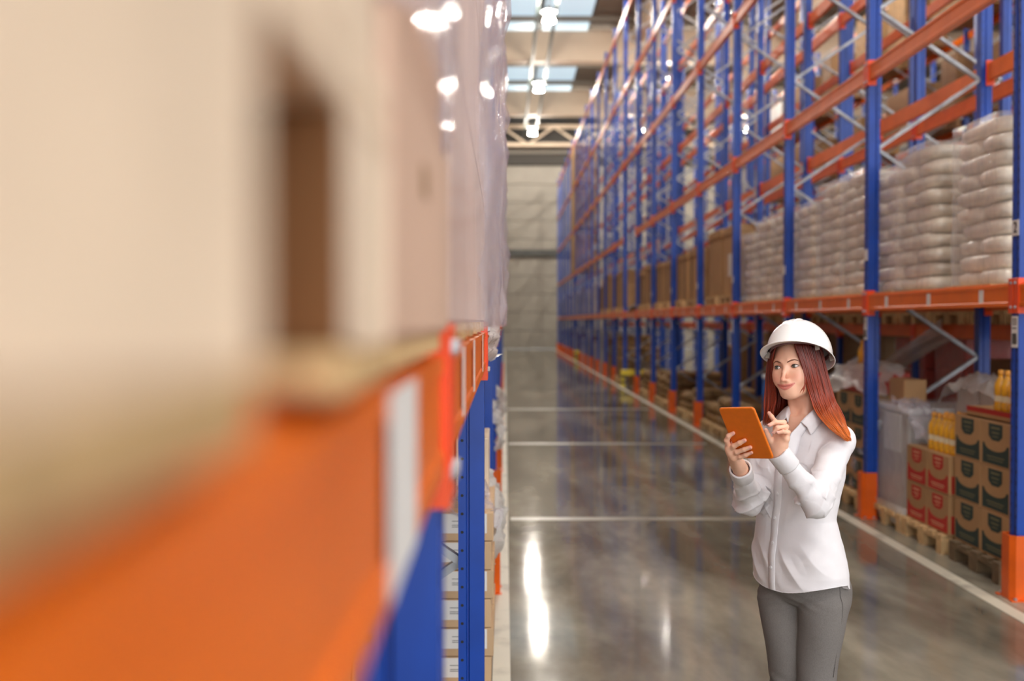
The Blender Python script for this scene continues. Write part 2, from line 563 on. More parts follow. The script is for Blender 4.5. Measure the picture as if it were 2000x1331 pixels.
XF = 3.244
FY = [6.75 + 2.8 * (k - 1) for k in range(0, 23)]      # FY[1] is the nearest upright in view
LV1 = [1.936, 3.985, 6.02, 8.05, 10.07]
LV2 = [1.66, 3.985, 6.02, 8.05, 10.07]
right_rack = rack_row('pallet_rack', 'tall blue and orange pallet rack along the right side of the aisle beside the woman', XF, 1, FY, LV1, 'pallet racks',
                      front_detail=4, conn_bays=10, brace_frames=13, lab_bays=10, skip=lambda b, l: l == 1 and b == 8)
rack_row('pallet_rack', 'blue and orange pallet rack standing back to back behind the right aisle rack', 5.85, -1, FY[:18], LV2, 'pallet racks',
         front_detail=0, conn_bays=6, brace_frames=8, labels=False)
rack_row('pallet_rack', 'blue and orange pallet rack across the second aisle, seen through the right racks', 9.15, 1, FY[2:18], LV2, 'pallet racks',
         front_detail=0, conn_bays=0, brace_frames=4, labels=False)
rack_row('pallet_rack', 'farthest blue and orange pallet rack glimpsed through the other right racks', 11.75, -1, FY[3:16], LV2, 'pallet racks',
         front_detail=0, conn_bays=0, brace_frames=2, labels=False, rear=False)
# number plates and long labels on the near uprights (sub-parts of the uprights)
ups = [o for o in right_rack.children if o.name.startswith('upright')]
fronts = sorted([o for o in ups if abs(o.location.x) < 0.01], key=lambda o: o.location.y)
for k, u in enumerate(fronts[1:8]):
    pl = put('number_plate', plate_me[1], u, (-0.001, 0, 2.36))
    t = MB().box(-0.003, 0, -0.04, 0.04, -0.1, 0.1).build('label', label_white, u, (-0.001, 0, 1.70))
    if k < 3:
        ink_mb = MB()
        for z in (0.075, 0.06, 0.045, 0.02):
            ink_mb.box(-0.0042, -0.003, -0.028, 0.028, z, z + 0.006)
        for q in range(9):
            ink_mb.box(-0.0042, -0.003, -0.03 + q * 0.0068, -0.03 + q * 0.0068 + (0.004 if q % 3 else 0.002), -0.08, -0.01)
        ink_mb.v = [(x - 0.001, y, z + 1.70) for x, y, z in ink_mb.v]
        ink_mb.build('label_print', ink, u)
cu = bpy.data.curves.new('numeral', 'FONT'); cu.body = '2'; cu.size = 0.1; cu.align_x = 'CENTER'; cu.align_y = 'CENTER'; cu.extrude = 0.001
nm = bpy.data.objects.new('numeral_tmp', cu); COL.objects.link(nm)
bpy.context.view_layer.update()
dg = bpy.context.evaluated_depsgraph_get()
num_me = bpy.data.meshes.new_from_object(nm.evaluated_get(dg))
bpy.data.objects.remove(nm)
num_me.materials.clear(); num_me.materials.append(ink)
put('numeral', num_me, fronts[1], (-0.0055, 0, 2.36), (R(90), 0, R(-90)))

LX = -0.08
LY = [-1.45 + 2.8 * k for k in range(0, 16)]            # LY[1]=1.35 is the big blurred post
left_rack = rack_row('pallet_rack', 'blue and orange pallet rack along the left edge, its near beam blurred in the foreground', LX, -1, LY, LV2, 'pallet racks',
                     front_detail=4, conn_bays=6, brace_frames=7, lab_bays=0)
lbeams = sorted([o for o in left_rack.children if o.name.startswith('beam') and abs(o.location.x) < 0.01 and o.location.z < 2], key=lambda o: o.location.y)
put('label', biglab_me, lbeams[0], (0.0065, 0.775 - lbeams[0].location.y, 0))
for q in (1.9, 2.55, 3.55):
    put('label', MB().box(0, 0.0012, -0.035, 0.035, -0.06, 0.062).mesh('label', label_white), lbeams[1], (0.0065, q - lbeams[1].location.y, 0))

# post guards
def guard_mesh(sgn):
    m = MB()
    out = [(-0.05, -0.05), (-0.02, -0.082), (0.085, -0.082), (0.085, -0.072), (-0.012, -0.07), (-0.038, -0.045),
           (-0.038, 0.045), (-0.012, 0.07), (0.085, 0.072), (0.085, 0.082), (-0.02, 0.082), (-0.05, 0.05)]
    m.prism([(x * sgn, y) for x, y in out], 0.0, 0.41, 0)
    a, b = sorted((-0.06 * sgn, 0.085 * sgn))
    m.box(a, b, 0.074, 0.115, 0, 0.008); m.box(a, b, -0.115, -0.074, 0, 0.008)
    body = m.mesh('guard', guard_orange)
    bolt = MB()
    for y in (-0.098, 0.098):
        for x in (-0.03, 0.05):
            bolt.lathe([(0.012, 0.008), (0.012, 0.02), (0.006, 0.022)], 6, (x * sgn, y, 0), smooth=False)
    return body, bolt.mesh('anchor_bolt', galv)
gr, gb = guard_mesh(1)
gl, glb = guard_mesh(-1)
for k in range(1, 23):
    if k in (9,):
        continue
    t = thing('post_guard', ('orange foot guard on the %s upright of the right rack from the near end' % ORD[k - 1]), 'post guard', (XF, FY[k], 0), group='orange post guards of the right rack')
    put('guard', gr, t)
    if k < 4:
        put('anchor_bolt', gb, t)
for k in range(3, 14):
    t = thing('post_guard', ('orange guard at the foot of the %s visible upright of the left rack' % ORD[k - 2]), 'post guard', (LX, LY[k], 0), group='orange post guards of the left rack')
    put('guard', gl, t)

# ================================================================= pallets and loads
deck_b = MB().box(-0.6, 0.6, -0.055, 0.055, 0, 0.022).mesh('deck_board', wood)
bot_b = MB().box(-0.6, 0.6, -0.05, 0.05, 0, 0.022).mesh('bottom_board', wood)
str_b = MB().box(-0.07, 0.07, -0.4, 0.4, 0, 0.022).mesh('stringer_board', wood)
blk_a = MB().box(-0.07, 0.07, -0.05, 0.05, 0, 0.078).mesh('block', wood)
blk_c = MB().box(-0.07, 0.07, -0.07, 0.07, 0, 0.078).mesh('block', wood)
far_p = MB()
for y in (-0.345, -0.17, 0, 0.17, 0.345):
    far_p.box(-0.6, 0.6, y - 0.055, y + 0.055, 0.122, 0.144)
for x in (-0.53, 0, 0.53):
    far_p.box(x - 0.07, x + 0.07, -0.4, 0.4, 0.1, 0.122)
    for y in (-0.35, 0, 0.35):
        far_p.box(x - 0.07, x + 0.07, y - 0.05, y + 0.05, 0.022, 0.1)
for y in (-0.35, 0, 0.35):
    far_p.box(-0.6, 0.6, y - 0.05, y + 0.05, 0, 0.022)
far_pm = far_p.mesh('pallet_boards', wood)
def darken(t):
    for o in t.children:
        o.material_slots[0].link = 'OBJECT'; o.material_slots[0].material = wooddark
def pallet(x, y, z, label, near=True, group='wooden pallets'):
    t = thing('wooden_pallet', label, 'pallet', (x, y, z), group=group)
    if not near:
        put('boards', far_pm, t)
        return t
    for yy in (-0.345, -0.17, 0, 0.17, 0.345):
        put('deck_board', deck_b, t, (0, yy, 0.122))
    for xx in (-0.53, 0, 0.53):
        put('stringer_board', str_b, t, (xx, 0, 0.1))
        for yy in (-0.35, 0, 0.35):
            put('block', blk_c if yy == 0 else blk_a, t, (xx, yy, 0.022))
    for yy in (-0.35, 0, 0.35):
        put('bottom_board', bot_b, t, (0, yy, 0))
    return t

def pillow(lx, ly, lz, seed, nu=10, nv=7, p=0.42):
    """a filled sack: superellipsoid with a little slump"""
    m = MB(); vs = []
    def sp(a, e):
        return math.copysign(abs(a) ** e, a)
    for j in range(nv + 1):
        ph = -math.pi / 2 + math.pi * j / nv
        for i in range(nu * 2):
            th = 2 * math.pi * i / (nu * 2)
            x = sp(math.cos(ph), 0.6) * sp(math.cos(th), p)
            y = sp(math.cos(ph), 0.6) * sp(math.sin(th), p)
            z = sp(math.sin(ph), 0.62)
            n = mnoise.noise(Vector((x * 1.7 + seed * 7.1, y * 1.7, z * 1.5)))
            k = 1 + 0.06 * n
            vs.append((x * lx / 2 * k, y * ly / 2 * k, z * lz / 2 * (1 + 0.1 * n)))
    N = nu * 2
    fs = []
    for j in range(nv):
        for i in range(N):
            fs.append((j * N + i, j * N + (i + 1) % N, (j + 1) * N + (i + 1) % N, (j + 1) * N + i))
    m.add(vs, fs, 0, True)
    return m

sack_me = [pillow(0.50, 0.40, 0.135, s).mesh('sack', sackm) for s in range(4)]
sackw_me = [pillow(0.36, 0.76, 0.135, s + 9).mesh('sack', sackm) for s in range(3)]

def shell(dx, dy, h, seed, amp=0.02, nz=14, seg=10, top=True, flare=0.0):
    """closed rounded-box film skin around a load, open below; origin at the base centre"""
    m = MB(); ring = []
    r = 0.05
    pts = []
    for (cx, cy_, a0) in ((dx / 2 - r, dy / 2 - r, 0), (-dx / 2 + r, dy / 2 - r, 90), (-dx / 2 + r, -dy / 2 + r, 180), (dx / 2 - r, -dy / 2 + r, 270)):
        for q in range(4):
            a = R(a0 + 30 * q)
            pts.append((cx + r * math.cos(a), cy_ + r * math.sin(a)))
    full = []
    for i in range(len(pts)):
        a = pts[i]; b = pts[(i + 1) % len(pts)]
        d = math.dist(a, b)
        k = max(1, int(d / 0.1))
        for q in range(k):
            full.append((a[0] + (b[0] - a[0]) * q / k, a[1] + (b[1] - a[1]) * q / k))
    n = len(full); vs = []
    for j in range(nz + 1):
        z = h * j / nz
        for (x, y) in full:
            nn = mnoise.noise(Vector((x * 3 + seed * 3.3, y * 3, z * 5))) + 0.5 * mnoise.noise(Vector((x * 9 + seed, y * 9, z * 11)))
            k = 1 + amp * nn / max(0.2, math.hypot(x, y)) + flare * (1 - j / nz)
            vs.append((x * k, y * k, z + (0.01 * nn if 0 < j else 0)))
    fs = [(j * n + i, j * n + (i + 1) % n, (j + 1) * n + (i + 1) % n, (j + 1) * n + i) for j in range(nz) for i in range(n)]
    m.add(vs, fs, 0, True)
    if top:
        c = len(m.v); m.v.append((0, 0, h * 1.01))
        for i in range(n):
            m.f.append([nz * n + i, nz * n + (i + 1) % n, c]); m.m.append(0); m.smooth.append(True)
    return m

def sack_stack(x0, y, z, layers, label, group='white film-wrapped sack stacks', wy=0.76, skin=film):
    """x0 = aisle face, stack runs 1.0 m back"""
    t = thing('wrapped_sack_stack', label, 'sack stack', (x0, y, z), group=group)
    h = 0.117
    MB().box(-0.07, 1.02, -wy / 2, wy / 2, 0, 0.012).build('slip_board', wood, t)
    rr = random.Random(int(y * 100))
    for k in range(layers):
        zz = h * (k + 0.5)
        if k % 2 == 0:
            for yy in (-0.19, 0.19):
                for xx in (0.25, 0.74):
                    put('sack', rr.choice(sack_me), t, (xx + rr.uniform(-0.02, 0.02), yy, zz), (0, 0, rr.uniform(-0.03, 0.03)))
        else:
            for xx in (0.18, 0.5, 0.82):
                put('sack', rr.choice(sackw_me), t, (xx + rr.uniform(-0.02, 0.02), rr.uniform(-0.015, 0.015), zz), (0, 0, rr.uniform(-0.03, 0.03)))
    o = shell(1.05, wy + 0.05, layers * h + 0.015, rr.random() * 9, 0.012, nz=layers * 2).build('film', skin, t, (0.5, 0, 0))
    return t

BT1 = 1.936 + 0.075
NTH = lambda k: ORD[k]
# --- level one of the right rack: sacks on the three near bays
spots = [(1, [7.58, 8.80, 9.42]), (2, [10.25, 11.05, 11.95]), (3, [13.0, 13.85, 14.65])]
bayname = {1: 'nearest bay', 2: 'second bay', 3: 'third bay'}
posname = ['nearest', 'middle', 'farthest']
for b, yy in spots:
    for i, y in enumerate(yy):
        x0 = 3.36 if not (b == 1 and i == 1) else 3.38
        sack_stack(x0, y, BT1, [10, 10, 9][i] - (1 if b == 3 else 0),
                   'tall stack of white film-wrapped sacks, %s one in the %s of the right rack' % (posname[i], bayname[b]))

# --- cartons
def carton_mesh(lx, ly, lz, m, tape=True):
    b = MB().box(-lx / 2, lx / 2, -ly / 2, ly / 2, 0, lz - 0.003, 0, c=0.004)
    # two top flaps meeting at a seam
    b.box(-lx / 2 + 0.002, lx / 2 - 0.002, -ly / 2 + 0.002, -0.002, lz - 0.003, lz, 0)
    b.box(-lx / 2 + 0.002, lx / 2 - 0.002, 0.002, ly / 2 - 0.002, lz - 0.003, lz, 0)
    return b.mesh('box', m)
def tape_mesh(lx, ly, lz):
    return MB().box(-lx / 2 - 0.001, lx / 2 + 0.001, -0.025, 0.025, lz, lz + 0.001).box(-lx / 2 - 0.0012, -lx / 2 - 0.0002, -0.025, 0.025, lz - 0.06, lz).mesh('tape', mat('tape', (196, 160, 110), 0.25))

def print_u(w, h, inkm, letters=True):
    """printed face in the plane x=0 (facing -x), y in [-w/2,w/2], z in [0,h]: dark block, kraft U, shield with marks"""
    m = MB()
    W = w * 0.455
    zt, zb = h * 0.50, h * 0.05
    pts = [(-W, zb), (W, zb), (W, zt)]
    n = 12
    for k in range(n + 1):
        a = math.pi * k / n
        pts.append((W * 0.84 * math.cos(a), zt - h * 0.16 * math.sin(a)))
    pts.append((-W, zt))
    vs = [(0, y, z) for y, z in pts]
    # triangulated as a strip: bottom edge to top edge
    top = [(W, zt)] + pts[3:3 + n + 1] + [(-W, zt)]
    bot = [(y, zb) for y, _ in top]
    k0 = len(top)
    m.add([(0, y, z) for y, z in top + bot], [(i, i + 1, k0 + i + 1, k0 + i) for i in range(k0 - 1)])
    # shield label
    s = [(-0.24, 0.95), (0.24, 0.95), (0.24, 0.68), (0.12, 0.58), (-0.12, 0.58), (-0.24, 0.68)]
    m.add([(0, y * w, z * h) for y, z in s], [list(range(6))])
    return m.mesh('print', inkm)
def marks(w, h, m_):
    b = MB()
    for (y0, y1, z0, z1) in ((-0.15, 0.15, 0.84, 0.88), (-0.13, 0.13, 0.74, 0.77), (-0.1, 0.1, 0.66, 0.68), (-0.3, 0.3, 0.2, 0.225), (-0.26, 0.26, 0.14, 0.16)):
        b.add([(-0.0006, y0 * w, z0 * h), (-0.0006, y1 * w, z0 * h), (-0.0006, y1 * w, z1 * h), (-0.0006, y0 * w, z1 * h)], [(0, 1, 2, 3)])
    return b.mesh('print_marks', m_)

gx, gy, gz = 0.40, 0.43, 0.31
green_me = carton_mesh(gx, gy, gz, kraft); green_pr = print_u(gy, gz, greenink); green_mk = marks(gy, gz, mat('mark_olive', (120, 116, 84), 0.7))
green_pr_end = print_u(gx, gz, greenink)
rx_, ry, rz = 0.40, 0.415, 0.30
red_me = carton_mesh(rx_, ry, rz, kraft); red_pr = print_u(ry, rz, redink); red_mk = marks(ry, rz, mat('mark_pale', (222, 176, 140), 0.7))
red_pr_end = print_u(rx_, rz, redink)
rowname = ['bottom', 'middle', 'top']
darken(pallet(3.90, 7.46, 0, 'dark-stained wooden pallet under the green-printed cartons beside the nearest right upright'))
for k in range(3):
    for j, y in enumerate((7.245, 7.685)):
        for i in range(2):
            side = 'near' if j == 0 else 'far'
            t = thing('carton', 'brown carton with dark green print, %s row, %s column, %s rank on its pallet' % (rowname[k], side, 'aisle' if i == 0 else 'back'), 'carton',
                      (3.555 + i * 0.405, y, 0.144 + k * 0.312), group='green-printed cartons')
            put('box', green_me, t)
            put('print', green_pr, t, (-gx / 2 - 0.0012, 0, 0))
            put('print_marks', green_mk, t, (-gx / 2 - 0.0012, 0, 0))
            if j == 0:
                put('print', green_pr_end, t, (0, -gy / 2 - 0.0012, 0), (0, 0, R(90)))
pallet(3.90, 8.40, 0, 'pale wooden pallet under the red-printed cartons')
for k in range(2):
    for j, y in enumerate((8.185, 8.61)):
        for i in range(2):
            t = thing('carton', 'brown carton with bright red print, %s row, %s column, %s rank on its pallet' % (['lower', 'upper'][k], 'near' if j == 0 else 'far', 'aisle' if i == 0 else 'back'), 'carton',
                      (3.545 + i * 0.405, y, 0.144 + k * 0.302), group='red-printed cartons')
            put('box', red_me, t)
            put('print', red_pr, t, (-rx_ / 2 - 0.0012, 0, 0))
            put('print_marks', red_mk, t, (-rx_ / 2 - 0.0012, 0, 0))
            if j == 0:
                put('print', red_pr_end, t, (0, -ry / 2 - 0.0012, 0), (0, 0, R(90)))
# bottles of oil
bot_m = MB().lathe([(0.001, 0), (0.04, 0.0), (0.043, 0.012), (0.043, 0.06), (0.039, 0.075), (0.039, 0.12), (0.043, 0.135), (0.043, 0.18), (0.036, 0.215), (0.017, 0.245), (0.0145, 0.265)], 14).mesh('bottle', oil)
cap_m = MB().lathe([(0.0175, 0.262), (0.0185, 0.266), (0.0185, 0.292), (0.015, 0.297)], 12).mesh('cap', capm)
lab_b = MB().lathe([(0.0396, 0.078), (0.0396, 0.118)], 14, caps=False).mesh('bottle_label', mat('bottle_label', (238, 226, 190), 0.5))
n_b = 0
for (cx0, y0, z0, nx, ny, where) in ((3.42, 8.05, 0.144 + 0.604, 3, 5, 'standing on the red-printed cartons'), (3.46, 7.10, 0.144 + 0.936 + 0.05, 2, 4, 'in the tray on the green-printed cartons')):
    for i in range(nx):
        for j in range(ny):
            t = thing('oil_bottle', 'yellow oil bottle %s, %s file, %s from near end' % (where, ORD[i], ORD[j]), 'bottle',
                      (cx0 + i * 0.1, y0 + j * 0.1, z0), group='oil bottles ' + where)
            put('bottle', bot_m, t); put('cap', cap_m, t); put('bottle_label', lab_b, t)
t = thing('carton_tray', 'open kraft tray with red rim holding oil bottles on the green-printed cartons', 'tray', (3.555, 7.32, 0.144 + 0.937))
MB().box(-0.17, 0.17, -0.3, 0.45, 0, 0.008).box(-0.17, -0.163, -0.3, 0.45, 0, 0.07).box(0.163, 0.17, -0.3, 0.45, 0, 0.07).box(-0.17, 0.17, -0.3, -0.293, 0, 0.07).box(-0.17, 0.17, 0.443, 0.45, 0, 0.07).build('tray', kraft, t)
MB().box(-0.172, -0.17, -0.3, 0.45, 0.035, 0.07).box(-0.17, 0.17, -0.302, -0.3, 0.035, 0.07).build('red_band', redink, t)

# crumpled film sheets
def crumple(nx, ny, sx, sy, amp, seed, sag=0.0, f=5.0):
    m = MB(); vs = []
    for j in range(ny + 1):
        for i in range(nx + 1):
            u, v = i / nx - 0.5, j / ny - 0.5
            p = Vector((u * f + seed * 4.4, v * f, seed))
            h = amp * (mnoise.noise(p) + 0.6 * abs(mnoise.noise(p * 2.3)) + 0.3 * mnoise.noise(p * 5))
            vs.append((u * sx + amp * 0.5 * mnoise.noise(p + Vector((9, 2, 1))), v * sy + amp * 0.5 * mnoise.noise(p + Vector((3, 7, 1))), h - sag * (u * u + v * v) * 4))
    fs = [(j * (nx + 1) + i, j * (nx + 1) + i + 1, (j + 1) * (nx + 1) + i + 1, (j + 1) * (nx + 1) + i) for j in range(ny) for i in range(nx)]
    m.add(vs, fs, 0, True)
    return m
def film_sheet(loc, rot, sx, sy, amp, seed, label, sag=0.05, mat_=None, f=5.0):
    o = crumple(22, 22, sx, sy, amp, seed, sag, f).build('plastic_film', mat_ or filmwhite, None, loc, rot)
    tag(o, label, 'film', 'loose plastic film')
    return o
for j, y in enumerate((8.19, 8.61)):
    t = thing('wrapped_block', 'white film-wrapped block on the back rank of the red-printed cartons, %s one' % ['nearer', 'farther'][j], 'wrapped block', (3.95, y, 0.144 + 0.604), group='white blocks behind the oil bottles')
    MB().box(-0.2, 0.2, -0.2, 0.2, 0, 0.5, c=0.02).build('block_body', greyload, t)
    shell(0.42, 0.415, 0.51, 3 + j, 0.015, nz=8).build('film', filmwhite, t)
film_sheet((3.92, 8.45, 1.31), (0, 0, 0.1), 0.5, 1.0, 0.10, 1, 'heap of milky plastic film on the white blocks behind the oil bottles', sag=0.1)
film_sheet((3.50, 8.75, 0.98), (0.5, 0.35, 0.1), 0.4, 0.7, 0.1, 2.3, 'torn clear film hanging between the grey wrapped load and the oil bottles', mat_=filmthick)

# grey wrapped load
pallet(3.90, 9.24, 0, 'pallet wrapped in grey film under the tall grey load by the second right upright')
t = thing('wrapped_load', 'tall grey film-wrapped load with pale top, beside the second right upright', 'pallet load', (3.88, 9.24, 0.144))
MB().box(-0.5, 0.5, -0.36, 0.36, 0, 0.84, c=0.02).build('load', greyload, t)
MB().box(-0.5, 0.5, -0.36, 0.36, 0.84, 0.89, c=0.01).build('top_sheet', mat('pale_sheet', (222, 226, 226), 0.35), t)
MB().box(-0.506, -0.5, -0.2, 0.2, 0.50, 0.83).build('paper_sheet', mat('pale_sheet2', (206, 212, 214), 0.4), t)
shell(1.06, 0.78, 0.92, 3.1, 0.02, nz=16, flare=0.0).build('film', film, t)
shell(1.16, 0.82, 0.16, 5.2, 0.05, nz=4, top=False).build('film_skirt', filmwhite, t, (0.02, 0, -0.1))
# kraft cartons on the grey load and back loads
def box_load(x, y, z, lx, ly, lz, nx, ny, nz_, m, label, cat='carton stack', group=None, film_skin=None, name='carton_stack'):
    """a strapped unit load of nx*ny*nz cartons; cartons of the two visible sides are parts"""
    t = thing(name, label, cat, (x, y, z), group=group)
    bx, by, bz = lx / nx, ly / ny, lz / nz_
    key = (round(bx, 3), round(by, 3), round(bz, 3), m.name)
    if key not in BOXC:
        BOXC[key] = MB().box(-bx / 2 + 0.003, bx / 2 - 0.003, -by / 2 + 0.003, by / 2 - 0.003, 0.001, bz - 0.002, c=0.006).mesh('carton', m)
    for k in range(nz_):
        for j in range(ny):
            for i in range(nx):
                put('carton', BOXC[key], t, (-lx / 2 + bx * (i + 0.5), -ly / 2 + by * (j + 0.5), bz * k))
    if film_skin:
        shell(lx + 0.03, ly + 0.03, lz + 0.01, x + y, 0.02, nz=12).build('film', film_skin, t)
    return t
BOXC = {}
box_load(3.5, 9.22, 0.144 + 0.925, 0.2, 0.36, 0.2, 1, 1, 1, kraft, 'single small brown carton on top of the tall grey wrapped load')
# maroon wrapped stack and others at ground level of the back row
pallet(5.3, 11.45, 0, 'pallet under the near maroon wrapped stack of the back row')
box_load(5.3, 11.45, 0.144, 1.0, 0.78, 1.5, 2, 2, 4, maroon, 'maroon and red cartons under loose shiny film, nearer stack of the back row', group='maroon wrapped stacks', film_skin=film)
pallet(5.3, 12.6, 0, 'pallet under the far maroon wrapped stack of the back row')
box_load(5.3, 12.6, 0.144, 1.0, 0.9, 1.42, 2, 2, 4, maroon, 'maroon and red cartons under loose shiny film, farther stack of the back row', group='maroon wrapped stacks', film_skin=film)
o = film_sheet((4.66, 12.5, 1.34), (R(-17), R(-90), 0.0), 0.26, 2.3, 0.06, 4.2, 'long bright sheet of film sliding down the maroon stacks', sag=0.04, mat_=filmwhite, f=3)
o.rotation_mode = 'YXZ'
for i, (y, hh, mm, lab) in enumerate([(9.0, 1.05, kraft, 'kraft'), (10.1, 1.25, kraftdark, 'dull brown'), (14.2, 1.1, kraft, 'kraft'), (15.3, 1.55, kraftdark, 'dull brown'), (16.5, 1.62, kraftdark, 'dull brown'),
                                      (17.6, 1.3, kraft, 'kraft'), (19.0, 1.5, kraftdark, 'dull brown'), (20.4, 1.2, kraft, 'kraft'), (22.0, 1.4, kraftdark, 'dull brown'), (23.2, 1.1, kraft, 'kraft')]):
    pallet(5.3, y, 0, 'back row floor pallet under the %s carton stack, %s from the near end' % (lab, ORD[i]), near=i < 3)
    box_load(5.3, y, 0.144, 1.0, 0.84, hh, 2, 2, 4, mm, '%s carton stack on the floor of the back row, %s from the near end' % (lab, ORD[i]), group='floor stacks of the back row')
# pallets on level one of the back row (seen under the near beam)
for i in range(13):
    y = 7.6 + 0.93 * i
    pallet(5.3, y, 1.735, 'pallet on the first level of the back row, %s from the near end' % ORD[i], near=i < 4, group='level-one pallets of the back row')
    hh = [1.0, 1.2, 0.9, 1.1][i % 4]
    box_load(5.3, y, 1.735 + 0.144, 1.0, 0.8, hh, 1, 2, 3, [kraft, kraftdark][i % 2], 'carton stack on the first level of the back row, %s from the near end' % ORD[i], group='level-one stacks of the back row')

# --- second bay floor, behind the woman
pallet(3.9, 10.3, 0, 'wooden pallet behind the woman under green-printed cartons')
for k in range(3):
    for j, y in enumerate((10.09, 10.52)):
        t = thing('carton', 'brown carton with dark green print behind the woman, %s row, %s column' % (rowname[k], ['near', 'far'][j]), 'carton', (3.56, y, 0.144 + k * 0.312), group='green-printed cartons behind the woman')
        put('box', green_me, t); put('print', green_pr, t, (-gx / 2 - 0.0012, 0, 0)); put('print_marks', green_mk, t, (-gx / 2 - 0.0012, 0, 0))
t = thing('carton', 'maroon carton lying on the green-printed cartons behind the woman', 'carton', (3.6, 10.3, 0.144 + 0.938))
MB().box(-0.2, 0.2, -0.36, 0.36, 0, 0.2, c=0.006).build('box', maroon, t)
for j in range(4):
    t = thing('oil_bottle', 'brown-capped bottle on the maroon carton behind the woman, %s from the near end' % ORD[j], 'bottle', (3.5, 10.1 + 0.1 * j, 0.144 + 1.139), group='bottles on the maroon carton')
    put('bottle', bot_m, t); put('cap', cap_m, t)
film_sheet((3.42, 10.2, 1.28), (0.0, R(-40), 0.3), 0.4, 0.9, 0.08, 6.1, 'strip of shiny film trailing over the maroon carton behind the woman')
film_sheet((3.42, 9.95, 0.35), (0.0, R(80), 0.0), 0.5, 0.7, 0.12, 7.7, 'crumpled clear film by the floor behind the woman', mat_=filmthick)
pallet(3.9, 11.6, 0, 'wooden pallet at the far side of the second bay under dull brown cartons')
box_load(3.9, 11.6, 0.144, 1.0, 0.8, 0.9, 2, 2, 3, kraftdark, 'dull brown carton stack on the floor of the second bay')
BS = [pillow(0.54, 0.42, 0.17, 20 + q).mesh('brown_sack', brownload) for q in range(3)]
# blue drums
dr = MB().lathe([(0.001, 0), (0.27, 0), (0.285, 0.02), (0.29, 0.28), (0.3, 0.3), (0.29, 0.32), (0.29, 0.6), (0.3, 0.62), (0.29, 0.64), (0.285, 0.88), (0.27, 0.9), (0.001, 0.9)], 24, caps=False)
dr_me = dr.mesh('drum_body', plasticblue)
lid_me = MB().lathe([(0.296, 0.885), (0.296, 0.925), (0.28, 0.935), (0.001, 0.935)], 24, caps=False).mesh('lid', mat('lid_white', (196, 206, 214), 0.4))
for i, y in enumerate((13.0, 13.7)):
    pallet(3.9, y + 0.02, 0, 'wooden pallet under the %s blue drum' % ['nearer', 'farther'][i], near=False)
    t = thing('plastic_drum', 'blue plastic drum with pale lid, %s of the two behind the woman' % ['nearer', 'farther'][i], 'drum', (3.62, y, 0.144), group='blue drums')
    put('drum_body', dr_me, t); put('lid', lid_me, t)
for i, (y, hh) in enumerate([(15.1, 0.5), (16.2, 0.45), (17.2, 0.4), (18.4, 0.5), (19.7, 0.4), (21.6, 0.6), (22.7, 0.5), (24.0, 0.55), (25.2, 0.5), (30.0, 1.0), (31.2, 1.2)]):
    pallet(3.84, y, 0, 'pallet on the floor of the right rack under low brown sacks, %s past the drums' % ORD[i], near=i < 5)
    t = thing('sack_pile', 'low pile of brown sacks on the right rack floor, %s past the blue drums' % ORD[i], 'sack pile', (3.84, y, 0.144), group='low brown sack piles')
    nl = max(2, int(hh / 0.15))
    for k in range(nl):
        for (xx, yy) in ((-0.27, -0.19), (-0.27, 0.2), (0.27, -0.2), (0.27, 0.19)):
            put('sack', BS[(k + i) % 3], t, (xx, yy, 0.15 * (k + 0.5)), (0, 0, random.uniform(-0.06, 0.06)))
# --- level one farther on: kraft bundles, brown boxes, grey boxes
def big_box(x, y, z, lx, ly, lz, m, label, group, strap=True, cat='carton'):
    t = thing('large_carton', label, cat, (x, y, z), group=group)
    MB().box(-lx / 2, lx / 2, -ly / 2, ly / 2, 0, lz, c=0.015).build('box', m, t)
    MB().box(-lx / 2 - 0.012, lx / 2 + 0.012, -ly / 2 - 0.012, ly / 2 + 0.012, lz - 0.1, lz + 0.012, c=0.006).build('lid', m, t)
    if strap:
        for q in (-ly * 0.25, ly * 0.25):
            MB().box(-lx / 2 - 0.015, lx / 2 + 0.015, q - 0.01, q + 0.01, 0, lz + 0.015).build('strap', mat('strap', (70, 60, 46), 0.5) if 'strap' not in MATS else MATS['strap'], t)
    return t
farspots = [(15.75, 1.0, 1.0, kraft, 'tall kraft carton'), (16.9, 1.0, 1.02, kraft, 'tall kraft carton'), (18.7, 1.1, 0.86, kraft, 'strapped kraft carton'), (20.0, 1.1, 0.86, kraft, 'strapped kraft carton'),
            (21.7, 1.1, 0.82, kraft, 'strapped kraft carton'), (22.9, 1.0, 0.85, kraft, 'strapped kraft carton'), (24.6, 1.1, 0.9, kraft, 'strapped kraft carton'), (25.8, 1.0, 0.8, kraft, 'strapped kraft carton'),
            (30.2, 1.1, 1.05, kraft, 'strapped kraft carton'), (31.6, 1.1, 1.0, kraft, 'strapped kraft carton'), (33.0, 1.1, 1.0, kraft, 'strapped kraft carton'), (34.4, 1.1, 1.1, kraft, 'strapped kraft carton'), (36.0, 1.1, 1.0, kraft, 'strapped kraft carton')]
for i, (y, ly, lz, mm, kind) in enumerate(farspots):
    pallet(3.86, y, BT1, 'pallet on the first level of the right rack under the %s large kraft carton' % ORD[i], near=False)
    big_box(3.86, y, BT1 + 0.144, 1.05, ly, lz, mm, '%s on the first level of the right rack, %s past the sacks' % (kind, ORD[i]), 'large kraft cartons of the right rack', strap=i > 1)
MB().box(3.328, 3.3335, 15.62, 15.86, BT1 + 0.42, BT1 + 0.75).build('paper_label', label_white)
tag(bpy.data.objects['paper_label'], 'white paper sheet stuck on the first tall kraft carton', 'label')
pale = mat('pale_box', (196, 188, 186), 0.6, var=0.08, scale=3, rnd=0.12)
